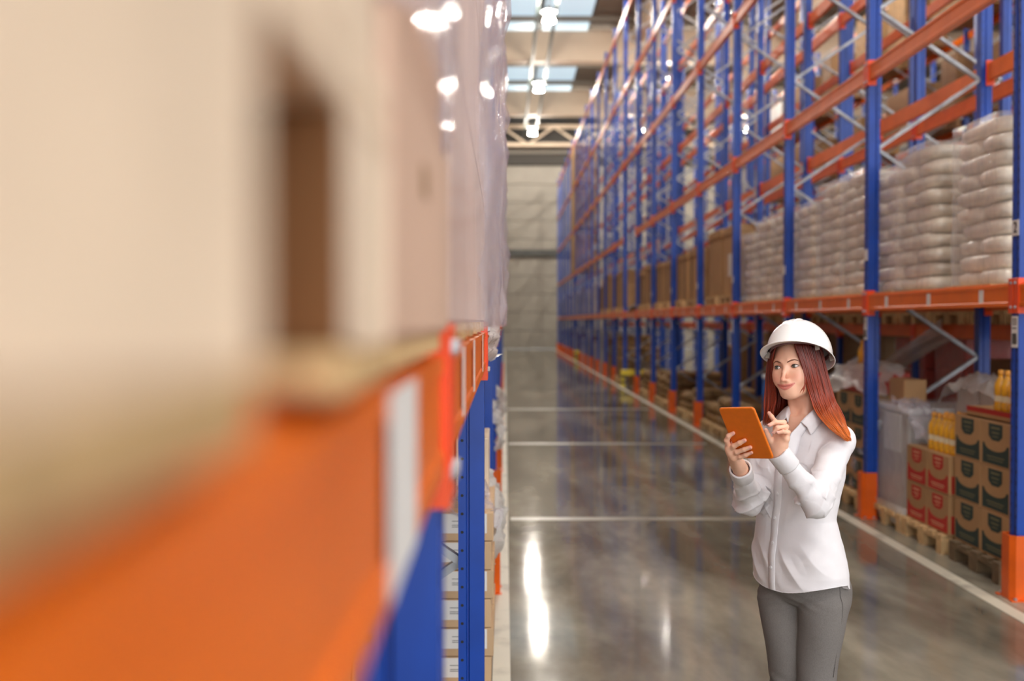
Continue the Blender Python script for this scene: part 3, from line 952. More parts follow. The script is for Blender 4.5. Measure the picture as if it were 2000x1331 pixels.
for i in range(14):
    y = 38.5 + 1.85 * i
    t = box_load(3.9, y, BT1, 1.0, 1.0, 0.95 + 0.15 * (i % 3), 1, 2, 2, pale if i % 5 else kraftdark,
                 'far pale carton stack on the first level of the right rack, %s from near side' % ORD[i], group='far pale stacks')
for i in range(14):
    y = 33.0 + 2.3 * i
    box_load(3.9, y, 0, 1.0, 1.1, 1.0 + 0.2 * (i % 3), 1, 2, 2, [pale, kraftdark, greyload][i % 3], 'far carton stack on the floor of the right rack, %s from near side' % ORD[i], group='far floor stacks')
for l in (1, 2, 3):
    for i, y in enumerate((49.5, 51.0)):
        t = box_load(3.74, y, LV1[l] + 0.075, 1.1, 0.9, 1.75, 1, 2, 3, kraft, 'tall tan carton stack far along the right rack, level %s, %s one' % (['two', 'three', 'four'][l - 1], ['nearer', 'farther'][i]), group='tall tan stacks high on the right rack')
# goods on the racks across the next aisle, seen through the right rack
rr = random.Random(5)
for l in (0, 1, 2, 3):
    for i in range(14):
        if rr.random() < 0.25:
            continue
        y = 10.5 + 2.8 * i + rr.uniform(0, 1.2)
        hh = rr.uniform(0.9, 1.6)
        box_load(9.75, y, LV2[l] + 0.075, 1.0, rr.choice([0.8, 1.2, 1.9]), hh, 1, 2, 2, rr.choice([kraftdark, kraftdark, brownload, greyload]),
                 'pallet load on the rack across the second aisle, level %s, bay %s' % (['one', 'two', 'three', 'four'][l], ORD[i]), group='loads across the second aisle')

# yellow rack-end barriers
def barrier(y, label):
    t = thing('rack_barrier', label, 'barrier', (3.16, y, 0), group='yellow rack barriers')
    MB().box(0, 1.3, -0.06, 0.06, 0.28, 0.44, c=0.01).build('rail', yellow, t)
    for x in (0.06, 1.24):
        p = MB()
        for k in range(4):
            p.box(x - 0.07, x + 0.07, -0.07, 0.07, 0.07 * k, 0.07 * (k + 1), k % 2)
        p.build('post', [yellow, black], t)
barrier(29.0, 'yellow rail with black-striped posts across the gap in the right rack')
barrier(48.3, 'smaller far yellow rail with striped posts near the end of the right rack')

# ================================================================= left rack loads
# near pallet, its deck and blocks right beside the lens
BTL = 1.66 + 0.075
PX = -0.066
def board(t, name, x0, x1, y0, y1, z0, z1, m=palewood):
    return MB().box(x0, x1, y0, y1, z0, z1, c=0.003).build(name, m, t)
blockshade = mat('block_shade', (120, 78, 40), 0.8, var=0.08)  # shade on the block sides, painted in as a brown colour
t = thing('wooden_pallet', 'pale pallet on the left rack beam, its shade painted brown, nearest and most blurred', 'pallet', (0, 0, 0))
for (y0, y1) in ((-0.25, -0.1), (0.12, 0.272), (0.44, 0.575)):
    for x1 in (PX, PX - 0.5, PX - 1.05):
        board(t, 'block', x1 - 0.145, x1, y0, y1, BTL + 0.022, BTL + 0.122, blockshade)
    board(t, 'lit_face', PX, PX + 0.002, y0, y1, BTL + 0.022, BTL + 0.122)  # thin pale sheet painting the lit aisle side of each block
    board(t, 'bottom_board', PX - 1.19, PX, y0 - 0.01, y1 + 0.01, BTL, BTL + 0.022, wood)
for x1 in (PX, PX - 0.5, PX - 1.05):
    board(t, 'stringer_board', x1 - 0.145, x1, -0.26, 0.6, BTL + 0.122, BTL + 0.144, palewood if x1 == PX else kraftdark)  # inner stringers coloured darker to paint the shade under the deck
for i in range(7):
    board(t, 'deck_board', PX - 1.19, PX, -0.26 + i * 0.124, -0.26 + i * 0.124 + 0.115, BTL + 0.144, BTL + 0.166)
t = thing('large_carton', 'pale pink-brown carton under grey film above the nearest pallet on the left rack', 'carton', (PX - 0.56, 0.17, BTL + 0.166))
MB().box(-0.55, 0.555, -0.42, 0.42, 0, 0.06, c=0.004).build('tray', palewood, t)
MB().box(-0.54, 0.535, -0.42, 0.41, 0.06, 1.2, c=0.01).build('box', kraftpink, t)
shell(1.11, 0.88, 1.2, 8.8, 0.012, nz=16).build('film', filmthick, t, (0, 0, 0.055))
t = thing('large_carton', 'pale carton with a dark hand hole, on the left rack before the blurred post', 'carton', (PX - 0.5, 0.93, BTL + 0.02))
MB().box(-0.5, 0.5, -0.31, 0.31, 0, 0.2, c=0.006).build('box', kraftpink, t)
MB().box(0.5002, 0.5012, -0.075, -0.025, 0.115, 0.14).build('hand_hole', kraftdark, t)
MB().box(-0.5, 0.49, -0.31, 0.31, -0.02, 0.0).build('slip_board', wood, t)
t = thing('large_carton', 'film-covered upper carton stacked before the blurred left post', 'carton', (PX - 0.5, 0.93, BTL + 0.222))
MB().box(-0.5, 0.495, -0.31, 0.3, 0, 1.1, c=0.006).build('box', kraftpink, t)
shell(1.02, 0.64, 1.1, 4.4, 0.012, nz=14).build('film', filmthick, t)
# second bay: tall film-wrapped stack
t = thing('wrapped_load', 'tall pinkish carton stack in shiny bulging film, second bay of the left rack', 'pallet load', (-0.585, 2.74, BTL))
for k in range(6):
    MB().box(-0.55, 0.512, -1.26 + 0.42 * k, -1.26 + 0.42 * k + 0.1, 0, 0.03).build('slip_board', wood, t)
for k in range(5):
    for j in range(4):
        MB().box(-0.53, 0.51, -1.27 + j * 0.635, -1.27 + j * 0.635 + 0.63, 0.03 + k * 0.42, 0.03 + k * 0.42 + 0.417, c=0.006).build('carton', kraftpink, t)
shell(1.115, 2.58, 2.12, 2.7, 0.055, nz=30).build('film', filmthick, t, (0, 0, 0.02))
t = thing('wrapped_load', 'stack in grey shiny film in the third bay of the left rack', 'pallet load', (-0.60, 5.4, BTL + 0.01))
MB().box(-0.5, 0.5, -0.9, 0.9, 0, 2.1, c=0.02).build('load', kraftpink, t)
shell(1.18, 1.95, 2.2, 6.4, 0.06, nz=26).build('film', filmthick, t)
film_sheet((-0.05, 4.6, 1.73), (0, R(70), 0), 0.22, 0.9, 0.06, 9.1, 'bright tail of film hanging over the left beam past the second upright')
for k in range(3):
    t = thing('wrapped_load', 'far stack in grey shiny film in the %s bay of the left rack' % ORD[3 + k], 'pallet load', (-0.62, 8.3 + 2.8 * k, BTL + 0.01))
    MB().box(-0.5, 0.5, -1.1, 1.1, 0, 1.9, c=0.02).build('load', kraftpink, t)
    shell(1.14, 2.3, 2.0, 1.4 + k, 0.04, nz=16).build('film', filmthick, t)
# floor cartons with white labels under the left rack
cl = (0.31, 0.40, 0.128)
cl_me = MB().box(-0.154, 0.154, -0.2, 0.2, 0, 0.126, c=0.003).mesh('box', mat('kraft_light', (196, 164, 128), 0.7, var=0.06, scale=4, rnd=0.08))
cl_lab = MB().box(-0.115, 0.125, -0.2016, -0.2004, 0.035, 0.122).mesh('white_label', label_white)
cl_txt = MB()
for z in (0.062, 0.07, 0.088):
    cl_txt.box(-0.03, 0.035, -0.2022, -0.2016, z, z + 0.0022)
cl_txt = cl_txt.mesh('label_print', ink)
pallet(-0.68, 5.0, 0, 'wooden pallet on the floor under the white-labelled cartons of the left rack')
pallet(-0.68, 5.83, 0, 'wooden pallet behind the one with the white-labelled cartons of the left rack')
colname = ['aisle-side', 'second', 'third', 'innermost']
for k in range(6):
    for i in range(4):
        for j in range(2):
            if k == 5 and j == 0 and i in (2, 3):
                continue
            t = thing('carton', 'small kraft carton with white label, left rack floor, %s layer up, %s column, %s rank' % (ORD[k], colname[i], ['front', 'rear'][j]), 'carton',
                      (-0.215 - 0.315 * i + (0.01 if k % 2 else 0), 4.92 + 0.42 * j, 0.144 + 0.129 * k), group='white-labelled cartons under the left rack')
            put('box', cl_me, t)
            if j == 0:
                l_ = put('white_label', cl_lab, t); put('label_print', cl_txt, l_)
t = thing('carton', 'tall open kraft carton on the white-labelled cartons under the left rack', 'carton', (-0.45, 5.34, 0.144 + 0.129 * 6 + 0.002))
MB().box(-0.2, 0.2, -0.2, 0.2, 0, 0.3, c=0.004).build('box', kraft, t)
t = thing('carton', 'pale plain carton facing the aisle on the floor stack under the left rack', 'carton', (-0.17, 5.35, 0.144 + 0.129 * 6 + 0.002))
MB().box(-0.07, 0.09, -0.2, 0.3, 0, 0.28, c=0.004).build('box', palewood, t)
film_sheet((-0.4, 4.9, 0.98), (0.1, 0, 0.2), 0.7, 0.5, 0.1, 3.7, 'crumpled clear film over the white-labelled cartons under the left rack', mat_=filmthick)
film_sheet((-0.04, 5.5, 0.8), (0, R(82), 0), 0.5, 0.5, 0.06, 5.7, 'white film flap hanging at the aisle side of the left floor stack')
for k, (y, z) in enumerate([(6.4, 0.65), (9.0, 0.9), (12.0, 0.85)]):
    film_sheet((-0.03, y, z), (0, R(80), 0), 0.4, 0.5, 0.07, 11.3 + k, 'scrap of white film sticking out of the left rack, %s from the near end' % ORD[k])
for k in range(4):
    y = 7.9 + 2.4 * k
    pallet(-0.72, y, 0, 'floor pallet of the left rack, %s beyond the white-labelled cartons' % ORD[k], near=False)
    box_load(-0.68, y, 0.144, 1.0, 0.9, 0.9, 2, 2, 3, kraft, 'kraft carton stack on the floor of the left rack, %s beyond the white-labelled cartons' % ORD[k], group='floor stacks of the left rack', film_skin=film)
# ================================================================= the woman (modelled from signed distance fields)
F32 = np.float32
WO = np.array([1.04, 3.71, 0.0])
def J(x, y, v):
    d = 3.71 + v
    return np.array([(x - 986) / 2080 * d - 1.04, v, 1.768 - (y - 627) / 2080 * d])

class Field:
    def __init__(s, ax):
        s.ax = [np.asarray(a, dtype=F32) for a in ax]
        s.D = np.full([len(a) for a in ax], 0.5, dtype=F32)
    def sl(s, bb, m):
        out = []
        for k in range(3):
            i0 = int(np.searchsorted(s.ax[k], bb[0][k] - m)); i1 = int(np.searchsorted(s.ax[k], bb[1][k] + m))
            out.append(slice(max(0, i0), max(i1, i0 + 1)))
        return tuple(out)
    def pts(s, S):
        return np.meshgrid(s.ax[0][S[0]], s.ax[1][S[1]], s.ax[2][S[2]], indexing='ij', sparse=True)
    def add(s, fn, bb, k=0.0, m=0.03):
        S = s.sl(bb, m)
        X, Y, Z = s.pts(S)
        d = np.broadcast_to(fn(X, Y, Z), s.D[S].shape).astype(F32)
        s.D[S] = smin(s.D[S], d, k)
    def sub(s, fn, bb, k=0.0, m=0.03):
        S = s.sl(bb, m)
        X, Y, Z = s.pts(S)
        d = np.broadcast_to(fn(X, Y, Z), s.D[S].shape).astype(F32)
        s.D[S] = -smin(-s.D[S], d, k)
    def sample(s, P):
        P = np.atleast_2d(P)
        idx, fr = [], []
        for k in range(3):
            i = np.clip(np.searchsorted(s.ax[k], P[:, k]) - 1, 0, len(s.ax[k]) - 2)
            idx.append(i); fr.append((P[:, k] - s.ax[k][i]) / (s.ax[k][i + 1] - s.ax[k][i]))
        r = 0
        for a in (0, 1):
            for b in (0, 1):
                for c in (0, 1):
                    wgt = (fr[0] if a else 1 - fr[0]) * (fr[1] if b else 1 - fr[1]) * (fr[2] if c else 1 - fr[2])
                    r = r + wgt * s.D[idx[0] + a, idx[1] + b, idx[2] + c]
        return r
    def grad(s, P, h=0.002):
        g = np.stack([s.sample(P + np.eye(3)[k] * h) - s.sample(P - np.eye(3)[k] * h) for k in range(3)], 1)
        return g / (np.linalg.norm(g, axis=1, keepdims=True) + 1e-9)
    def nets(s):
        D = s.D
        ins = D < 0
        a = np.zeros([n - 1 for n in D.shape], dtype=np.int8)
        for i in (0, 1):
            for j in (0, 1):
                for k in (0, 1):
                    a += ins[i:i + a.shape[0], j:j + a.shape[1], k:k + a.shape[2]]
        act = np.argwhere((a > 0) & (a < 8))
        acc = np.zeros((len(act), 3)); cnt = np.zeros(len(act))
        cs = [(i, j, k) for i in (0, 1) for j in (0, 1) for k in (0, 1)]
        A = s.ax
        for c0 in cs:
            for ax in range(3):
                if c0[ax]:
                    continue
                c1 = list(c0); c1[ax] = 1
                i0 = act + np.array(c0); i1 = act + np.array(c1)
                d0 = D[i0[:, 0], i0[:, 1], i0[:, 2]]; d1 = D[i1[:, 0], i1[:, 1], i1[:, 2]]
                mk = (d0 < 0) != (d1 < 0)
                t = d0[mk] / (d0[mk] - d1[mk])
                p0 = np.stack([A[q][i0[mk, q]] for q in range(3)], 1); p1 = np.stack([A[q][i1[mk, q]] for q in range(3)], 1)
                acc[mk] += p0 + (p1 - p0) * t[:, None]; cnt[mk] += 1
        V = acc / cnt[:, None]
        idm = np.full(a.shape, -1, dtype=np.int32)
        idm[act[:, 0], act[:, 1], act[:, 2]] = np.arange(len(act))
        faces = []
        for ax in range(3):
            s0 = [slice(None)] * 3; s1 = [slice(None)] * 3
            s0[ax] = slice(0, -1); s1[ax] = slice(1, None)
            e = np.argwhere(ins[tuple(s0)] != ins[tuple(s1)])
            o1, o2 = [(1, 2), (2, 0), (0, 1)][ax]
            ok = (e[:, o1] > 0) & (e[:, o2] > 0) & (e[:, o1] < D.shape[o1] - 1) & (e[:, o2] < D.shape[o2] - 1)
            e = e[ok]
            def g(da, db):
                q = e.copy(); q[:, o1] -= da; q[:, o2] -= db
                return idm[q[:, 0], q[:, 1], q[:, 2]]
            quad = np.stack([g(1, 1), g(0, 1), g(0, 0), g(1, 0)], 1)
            flip = ~ins[e[:, 0], e[:, 1], e[:, 2]]
            quad[flip] = quad[flip][:, ::-1]
            faces.append(quad)
        return V, np.concatenate(faces)

def smin(a, b, k):
    if k <= 0:
        return np.minimum(a, b)
    h = np.maximum(k - np.abs(a - b), 0) / k
    return np.minimum(a, b) - h * h * k * 0.25

def cap(a, b, ra, rb):
    a = np.asarray(a, float); b = np.asarray(b, float)
    ab = b - a; L2 = float(ab @ ab)
    def f(X, Y, Z):
        t = np.clip(((X - a[0]) * ab[0] + (Y - a[1]) * ab[1] + (Z - a[2]) * ab[2]) / L2, 0, 1)
        return np.sqrt((X - a[0] - t * ab[0]) ** 2 + (Y - a[1] - t * ab[1]) ** 2 + (Z - a[2] - t * ab[2]) ** 2) - (ra + (rb - ra) * t)
    r = max(ra, rb)
    return f, (np.minimum(a, b) - r, np.maximum(a, b) + r)

def ell(c, r, M=None):
    """ellipsoid; M = 3x3 rows are its axes"""
    c = np.asarray(c, float); r = np.asarray(r, float)
    M = np.eye(3) if M is None else M
    def f(X, Y, Z):
        x, y, z = X - c[0], Y - c[1], Z - c[2]
        q = [(M[i][0] * x + M[i][1] * y + M[i][2] * z) for i in range(3)]
        k0 = np.sqrt((q[0] / r[0]) ** 2 + (q[1] / r[1]) ** 2 + (q[2] / r[2]) ** 2)
        k1 = np.sqrt((q[0] / r[0] ** 2) ** 2 + (q[1] / r[1] ** 2) ** 2 + (q[2] / r[2] ** 2) ** 2) + 1e-9
        return k0 * (k0 - 1) / k1
    R_ = float(max(r))
    return f, (c - R_, c + R_)

def nets_object(name, field, mats, parent, post=None, color=None, smooth=True):
    V, Fq = field.nets()
    if post is not None:
        V = post(V)
    me = bpy.data.meshes.new(name)
    me.vertices.add(len(V)); me.vertices.foreach_set('co', V.astype(F32).ravel())
    me.loops.add(len(Fq) * 4); me.loops.foreach_set('vertex_index', Fq.astype(np.int32).ravel())
    me.polygons.add(len(Fq)); me.polygons.foreach_set('loop_start', np.arange(0, len(Fq) * 4, 4, dtype=np.int32))
    me.polygons.foreach_set('use_smooth', np.ones(len(Fq), bool))
    me.update(calc_edges=True)
    me.validate()
    for m in mats:
        me.materials.append(m)
    if color is not None:
        ca = me.color_attributes.new('Col', 'FLOAT_COLOR', 'POINT')
        ca.data.foreach_set('color', color(V).astype(F32).ravel())
    return put(name, me, parent)

def vcol_mat(name, rough, bump=0.0, bscale=300, sss=0.0, coat=0.0, stretch=(1, 1, 1), var=0.0, vscale=200, spec=0.5):
    m = mat(name, (200, 200, 200), rough, bump=bump, bscale=bscale, stretch=stretch, coat=coat, spec=spec)
    nt = m.node_tree; b = nt.nodes['Principled BSDF']
    at = nt.nodes.new('ShaderNodeAttribute'); at.attribute_name = 'Col'
    out = at.outputs['Color']
    if var:
        n = nt.nodes.new('ShaderNodeTexNoise'); n.inputs['Scale'].default_value = vscale; n.inputs['Detail'].default_value = 3
        tc = nt.nodes.new('ShaderNodeTexCoord'); mp = nt.nodes.new('ShaderNodeMapping'); mp.inputs['Scale'].default_value = stretch
        nt.links.new(tc.outputs['Object'], mp.inputs[0]); nt.links.new(mp.outputs[0], n.inputs['Vector'])
        mr = nt.nodes.new('ShaderNodeMapRange'); mr.inputs['To Min'].default_value = 1 - var; mr.inputs['To Max'].default_value = 1 + var
        mr.inputs['From Min'].default_value = 0.3; mr.inputs['From Max'].default_value = 0.7
        nt.links.new(n.outputs['Fac'], mr.inputs['Value'])
        hs = nt.nodes.new('ShaderNodeHueSaturation')
        nt.links.new(mr.outputs[0], hs.inputs['Value']); nt.links.new(out, hs.inputs['Color'])
        out = hs.outputs[0]
    nt.links.new(out, b.inputs['Base Color'])
    if sss:
        b.inputs['Subsurface Weight'].default_value = sss
        b.inputs['Subsurface Radius'].default_value = (1.0, 0.35, 0.2)
        b.inputs['Subsurface Scale'].default_value = 0.006
    return m

# ---- frames
def rotz(a):
    return np.array([[math.cos(a), -math.sin(a), 0], [math.sin(a), math.cos(a), 0], [0, 0, 1]])
VIEW = R(15.7)
HY, HP, HR = VIEW + R(25), R(3), R(6.5)
f0 = np.array([-math.sin(HY), -math.cos(HY), 0]); l0 = np.array([math.cos(HY), -math.sin(HY), 0]); u0 = np.array([0, 0, 1.0])
hf = f0 * math.cos(HP) + u0 * math.sin(HP); hu_ = u0 * math.cos(HP) - f0 * math.sin(HP)
hl = l0 * math.cos(HR) + hu_ * math.sin(HR); hu = hu_ * math.cos(HR) - l0 * math.sin(HR)
HM = np.stack([hl, hf, hu])                 # rows: her left, forward, up
HC = J(1535.5, 717.0, -0.068) - hf * 0.080
def H(a, b, c):
    return HC + hl * a + hf * b + hu * c

def tyaw(w):
    return VIEW + R(47) - R(12) * np.clip((w - 0.84) / 0.38, 0, 1)
TW = np.array([0.70, 0.76, 0.82, 0.90, 0.95, 1.02, 1.085, 1.16, 1.23, 1.31, 1.36, 1.395, 1.42, 1.445])
TA = np.array([0.165, 0.175, 0.181, 0.183, 0.177, 0.161, 0.150, 0.152, 0.156, 0.158, 0.150, 0.126, 0.092, 0.06])
TD = np.array([0.115, 0.124, 0.128, 0.128, 0.125, 0.113, 0.104, 0.106, 0.110, 0.100, 0.090, 0.082, 0.070, 0.05])
TU = np.array([0.005, 0.004, 0.0, -0.008, -0.012, -0.018, -0.021, -0.015, -0.005, 0.004, 0.007, 0.006, 0.003, 0.0])
def tframe(X, Y, Z):
    a = tyaw(Z); cu_ = np.interp(Z, TW, TU)
    x, y = X - cu_, Y - 0.0
    return x * np.cos(a) - y * np.sin(a), -x * np.sin(a) - y * np.cos(a)   # her left, forward
def torso(X, Y, Z):
    xl, yf = tframe(X, Y, Z)
    A = np.interp(Z, TW, TA); Dp = np.interp(Z, TW, TD)
    q = (np.abs(xl / A) ** 2.3 + np.abs(yf / Dp) ** 2.3) ** (1 / 2.3)
    d = (q - 1) * np.minimum(A, Dp) * 0.9
    return np.maximum(d, np.maximum(Z - 1.445, 0.70 - Z))
TBB = (np.array([-0.25, -0.22, 0.70]), np.array([0.25, 0.22, 1.45]))
def TP(xl, yf, w):
    a = float(tyaw(np.array(w))); c = float(np.interp(w, TW, TU))
    return np.array([c + xl * math.cos(a) - yf * math.sin(a), -xl * math.sin(a) - yf * math.cos(a), w])

SL, SRr = TP(0.142, -0.005, 1.362), TP(-0.148, -0.005, 1.366)
EL, WL = J(1596, 978, -0.285), J(1522, 886, -0.318)
ER, WR = J(1466, 976, -0.03), J(1448, 917, -0.225)

# ---- tablet frame
TBc = J(1459, 846.5, -0.365)
tw = np.array([56.4, -58.0, 6.1]); th = np.array([47.1, 38.0, -104.0])
tw /= np.linalg.norm(tw); th -= tw * (th @ tw); th /= np.linalg.norm(th)
tn = np.cross(tw, th)                        # screen normal (towards her)
if tn[1] < 0:
    tn = -tn
TS, THT = 0.0045, 0.0
def on_tablet(x, y, off):
    """point on the tablet's back plane (shifted off towards the camera side) seen at photo position x, y"""
    lo, hi = -0.6, 0.1
    for _ in range(60):
        mid = (lo + hi) / 2
        if (J(x, y, mid) - TBc) @ tn < -(TS + off):
            lo = mid
        else:
            hi = mid
    return J(x, y, (lo + hi) / 2)

person = thing('person', 'woman in white shirt and grey trousers with long red hair tapping an orange tablet', 'person', tuple(WO))

# ---- hands: joint chains (points, radii)
def chain(field, pts, rad, k=0.004):
    for i in range(len(pts) - 1):
        fn, bb = cap(pts[i], pts[i + 1], rad[i], rad[i + 1])
        field.add(fn, bb, k if i else 0.006, 0.02)

fingersL = {
    'index': ([J(1518, 841, -.300), J(1514.5, 823, -.298), J(1508.6, 814.3, -.306), J(1503.6, 807.5, -.314)], [.0085, .0078, .0070, .0058]),
    'middle': ([J(1527, 845, -.318), J(1533, 826, -.318), J(1515.5, 825, -.332), J(1504.5, 831.5, -.336)], [.0090, .0082, .0072, .0060]),
    'ring': ([J(1533.5, 851.5, -.333), J(1537.5, 834, -.334), J(1520.2, 836.5, -.348), J(1513.3, 846, -.345)], [.0088, .0080, .0070, .0058]),
    'pinky': ([J(1537.5, 859, -.345), J(1541.5, 845.5, -.348), J(1531.3, 843.8, -.358), J(1521.5, 846.2, -.358)], [.0080, .0070, .0062, .0052]),
    'thumb': ([J(1516, 874, -.316), J(1507, 862, -.312), J(1501.0, 851, -.314), J(1497.5, 841, -.318)], [.0120, .0105, .0085, .0068]),
}
def tb(x, y, r):
    return on_tablet(x, y, r * 0.85)
fingersR = {
    'index': ([on_tablet(1424.5, 874.5, .010), on_tablet(1420.8, 861, .017), on_tablet(1424.5, 852.5, .0135), tb(1433.6, 846.8, .0075)], [.0092, .0082, .0076, .0064]),
    'middle': ([on_tablet(1426.5, 881, .013), on_tablet(1435, 872.2, .016), on_tablet(1446, 866, .012), tb(1456, 861, .0075)], [.0095, .0084, .0077, .0066]),
    'ring': ([on_tablet(1430.5, 888, .014), on_tablet(1441, 884, .016), on_tablet(1455, 879, .012), tb(1467, 874.8, .0075)], [.0092, .0083, .0076, .0066]),
    'pinky': ([on_tablet(1437, 896, .013), on_tablet(1447.5, 893.5, .014), on_tablet(1458, 889.8, .011), tb(1469.2, 885, .007)], [.0086, .0074, .0068, .0058]),
    'thumb': ([WR * 0.6 + on_tablet(1436, 893, 0.01) * 0.4, on_tablet(1431, 889, -.022), on_tablet(1429, 873, -.029), on_tablet(1438, 860, -.027)], [.0130, .0110, .0090, .0070]),
}
def hand(field, fingers, wrist, elbow):
    wr_in = wrist + (elbow - wrist) * 0.12
    mc = [fingers[n][0][0] for n in ('index', 'middle', 'ring', 'pinky')]
    pr = [.0125, .0135, .013, .012]
    for p, r in zip(mc, pr):
        fn, bb = cap(wrist * 0.75 + p * 0.25, p, .0155, r - .001); field.add(fn, bb, 0.012, 0.02)
    for p, q in zip(mc[:-1], mc[1:]):
        fn, bb = cap(p * 0.6 + wrist * 0.4, q * 0.6 + wrist * 0.4, .0125, .0125); field.add(fn, bb, 0.012, 0.02)
    fn, bb = cap(fingers['thumb'][0][0], mc[0] * 0.5 + wrist * 0.5, .013, .012); field.add(fn, bb, 0.014, 0.02)
    fn, bb = cap(wr_in, wrist * 0.7 + (mc[1] + mc[2]) / 2 * 0.3, .022, .021); field.add(fn, bb, 0.015, 0.02)
    for n in ('index', 'middle', 'ring', 'pinky', 'thumb'):
        chain(field, *fingers[n])

def axis(lo, hi, fl, fh, fine, coarse):
    return np.concatenate([np.arange(lo, fl, coarse), np.arange(fl, fh, fine), np.arange(fh, hi, coarse)])
BF = Field([axis(-0.39, 0.24, -0.362, 0.075, 0.00155, 0.006), axis(-0.46, 0.26, -0.43, 0.085, 0.00155, 0.006), axis(-0.03, 1.76, 1.255, 1.745, 0.00155, 0.007)])

# torso, limbs (kept just inside the clothes)
BF.add(lambda X, Y, Z: np.maximum(torso(X, Y, Z) + 0.008, 0.90 - Z), TBB, 0, 0.02)
PY = VIEW + R(22)
def PP(xl, yf, w):
    return np.array([0.003 + xl * math.cos(PY) - yf * math.sin(PY), -xl * math.sin(PY) - yf * math.cos(PY), w])
fn, bb = ell(PP(0, 0, 0.87), (.105, .085, .10)); BF.add(fn, bb, 0.05, 0.06)
HL, HRr = PP(0.072, 0.0, 0.80), PP(-0.072, 0.0, 0.80)
KL, KR = J(1597, 1350, -0.045), J(1544, 1350, 0.03)
KL[2] = KR[2] = 0.47
AL, AR = KL + np.array([0.03, 0.02, -0.39]), KR + np.array([-0.01, 0.045, -0.39])
for a, b, ra, rb in ((HL, KL, .072, .05), (HRr, KR, .072, .05), (KL, AL, .05, .034), (KR, AR, .05, .034)):
    fn, bb = cap(a, b, ra, rb); BF.add(fn, bb, 0.008, 0.04)
toe = np.array([-0.62, -0.78, 0])
for a, o_ in ((AL, 0.0), (AR, 0.0)):
    h_ = np.array([a[0], a[1], 0.035])
    fn, bb = cap(h_ - toe * 0.03, h_ + toe * 0.12, .032, .022); BF.add(fn, bb, 0.03, 0.04)
for s_, e_, w_ in ((SL, EL, WL), (SRr, ER, WR)):
    fn, bb = cap(s_, e_, .042, .036); BF.add(fn, bb, 0.03, 0.04)
    fn, bb = cap(e_, w_, .036, .023); BF.add(fn, bb, 0.02, 0.04)
hand(BF, fingersL, WL, EL)
hand(BF, fingersR, WR, ER)
# neck, collar bones
NB = TP(0.006, -0.034, 1.40)
fn, bb = cap(NB, H(0.004, -0.042, -0.050), .055, .049); BF.add(fn, bb, 0.03, 0.04)
for s_ in (1, -1):
    fn, bb = cap(TP(0.018 * s_, 0.064, 1.372), TP(0.09 * s_, 0.040, 1.386), .008, .008); BF.add(fn, bb, 0.02, 0.03)
    fn, bb = cap(H(0.045 * s_, -0.030, -0.055), TP(0.014 * s_, 0.040, 1.385), .010, .009); BF.add(fn, bb, 0.022, 0.03)
# skull and face
def hell(c, r, k, sub=False, m=0.03):
    fn, bb = ell(H(*c), r, HM)
    (BF.sub if sub else BF.add)(fn, bb, k, m)
def hcap(a, b, ra, rb, k, sub=False):
    fn, bb = cap(H(*a), H(*b), ra, rb)
    (BF.sub if sub else BF.add)(fn, bb, k, 0.025)
hell((0, -.014, .034), (.073, .092, .082), 0.02)
hell((0, .024, -.012), (.0600, .060, .074), 0.03)
hell((0, .028, -.060), (.0450, .053, .043), 0.03)
hell((0, .069, -.0890), (.0180, .0165, .0140), 0.028)
for s_ in (1, -1):
    hcap((.0395 * s_, .052, -.026), (.050 * s_, .02, -.022), .0180, .016, 0.03)
    hell((.0305 * s_, .0655, -.047), (.0165, .0150, .0150), 0.024)
    hcap((.012 * s_, .0785, .0195), (.040 * s_, .062, .0205), .0075, .0065, 0.016)
    hcap((.043 * s_, .0, -.060), (.015 * s_, .062, -.0905), .010, .0105, 0.03)
    hell((.071 * s_, -.012, -.006), (.007, .017, .029), 0.006)
# eye sockets and lids
EYE = {s_: (.0315 * s_, .0665, .000) for s_ in (1, -1)}
for s_ in (1, -1):
    hell((.029 * s_, .0905, .001), (.0175, .0125, .0105), 0.014, sub=True)
    hell(EYE[s_], (.0142, .0140, .0138), 0.004)
# nose
hcap((0, .0775, .010), (0, .0935, -.018), .0052, .0052, 0.012)
hcap((0, .0935, -.018), (0, .1065, -.0415), .0052, .0068, 0.009)
hell((0, .1075, -.0435), (.0078, .0072, .0068), 0.005)
for s_ in (1, -1):
    hell((.0102 * s_, .0950, -.0465), (.0058, .0082, .0058), 0.006)
    hell((.0054 * s_, .1015, -.0530), (.0026, .0042, .0022), 0.003, sub=True)
# lips with a gentle smile
MW = .0305
lb = lambda x: .0925 - 11.0 * x * x
up_c = lambda x: -.0642 + 7.0 * x * x - .0007 * np.exp(-(x / .003) ** 2)
lo_c = lambda x: -.0740 + 15.5 * x * x
up_r = lambda x: .0042 - .0030 * np.abs(x / MW) ** 1.6
lo_r = lambda x: .0050 - .0038 * np.abs(x / MW) ** 1.6
ga_c = lambda x: -.0686 + 10.5 * x * x
ga_r = lambda x: .0021 * np.clip(1 - (x / .0265) ** 2, 0.0, 1) + .0004
def curve(fc, fr, db):
    def f(X, Y, Z):
        x, y, z = X - HC[0], Y - HC[1], Z - HC[2]
        a = hl[0] * x + hl[1] * y + hl[2] * z; b = hf[0] * x + hf[1] * y + hf[2] * z; c = hu[0] * x + hu[1] * y + hu[2] * z
        aa = np.clip(a, -MW, MW)
        return np.sqrt((a - aa) ** 2 + (b - lb(aa) - db) ** 2 + (c - fc(aa)) ** 2) - fr(aa)
    return f, (H(0, .088, -.068) - .036, H(0, .088, -.068) + .036)
hell((0, .076, -.066), (.026, .0175, .020), 0.02)
fn, bb = curve(up_c, up_r, .0004); BF.add(fn, bb, 0.0035, 0.0)
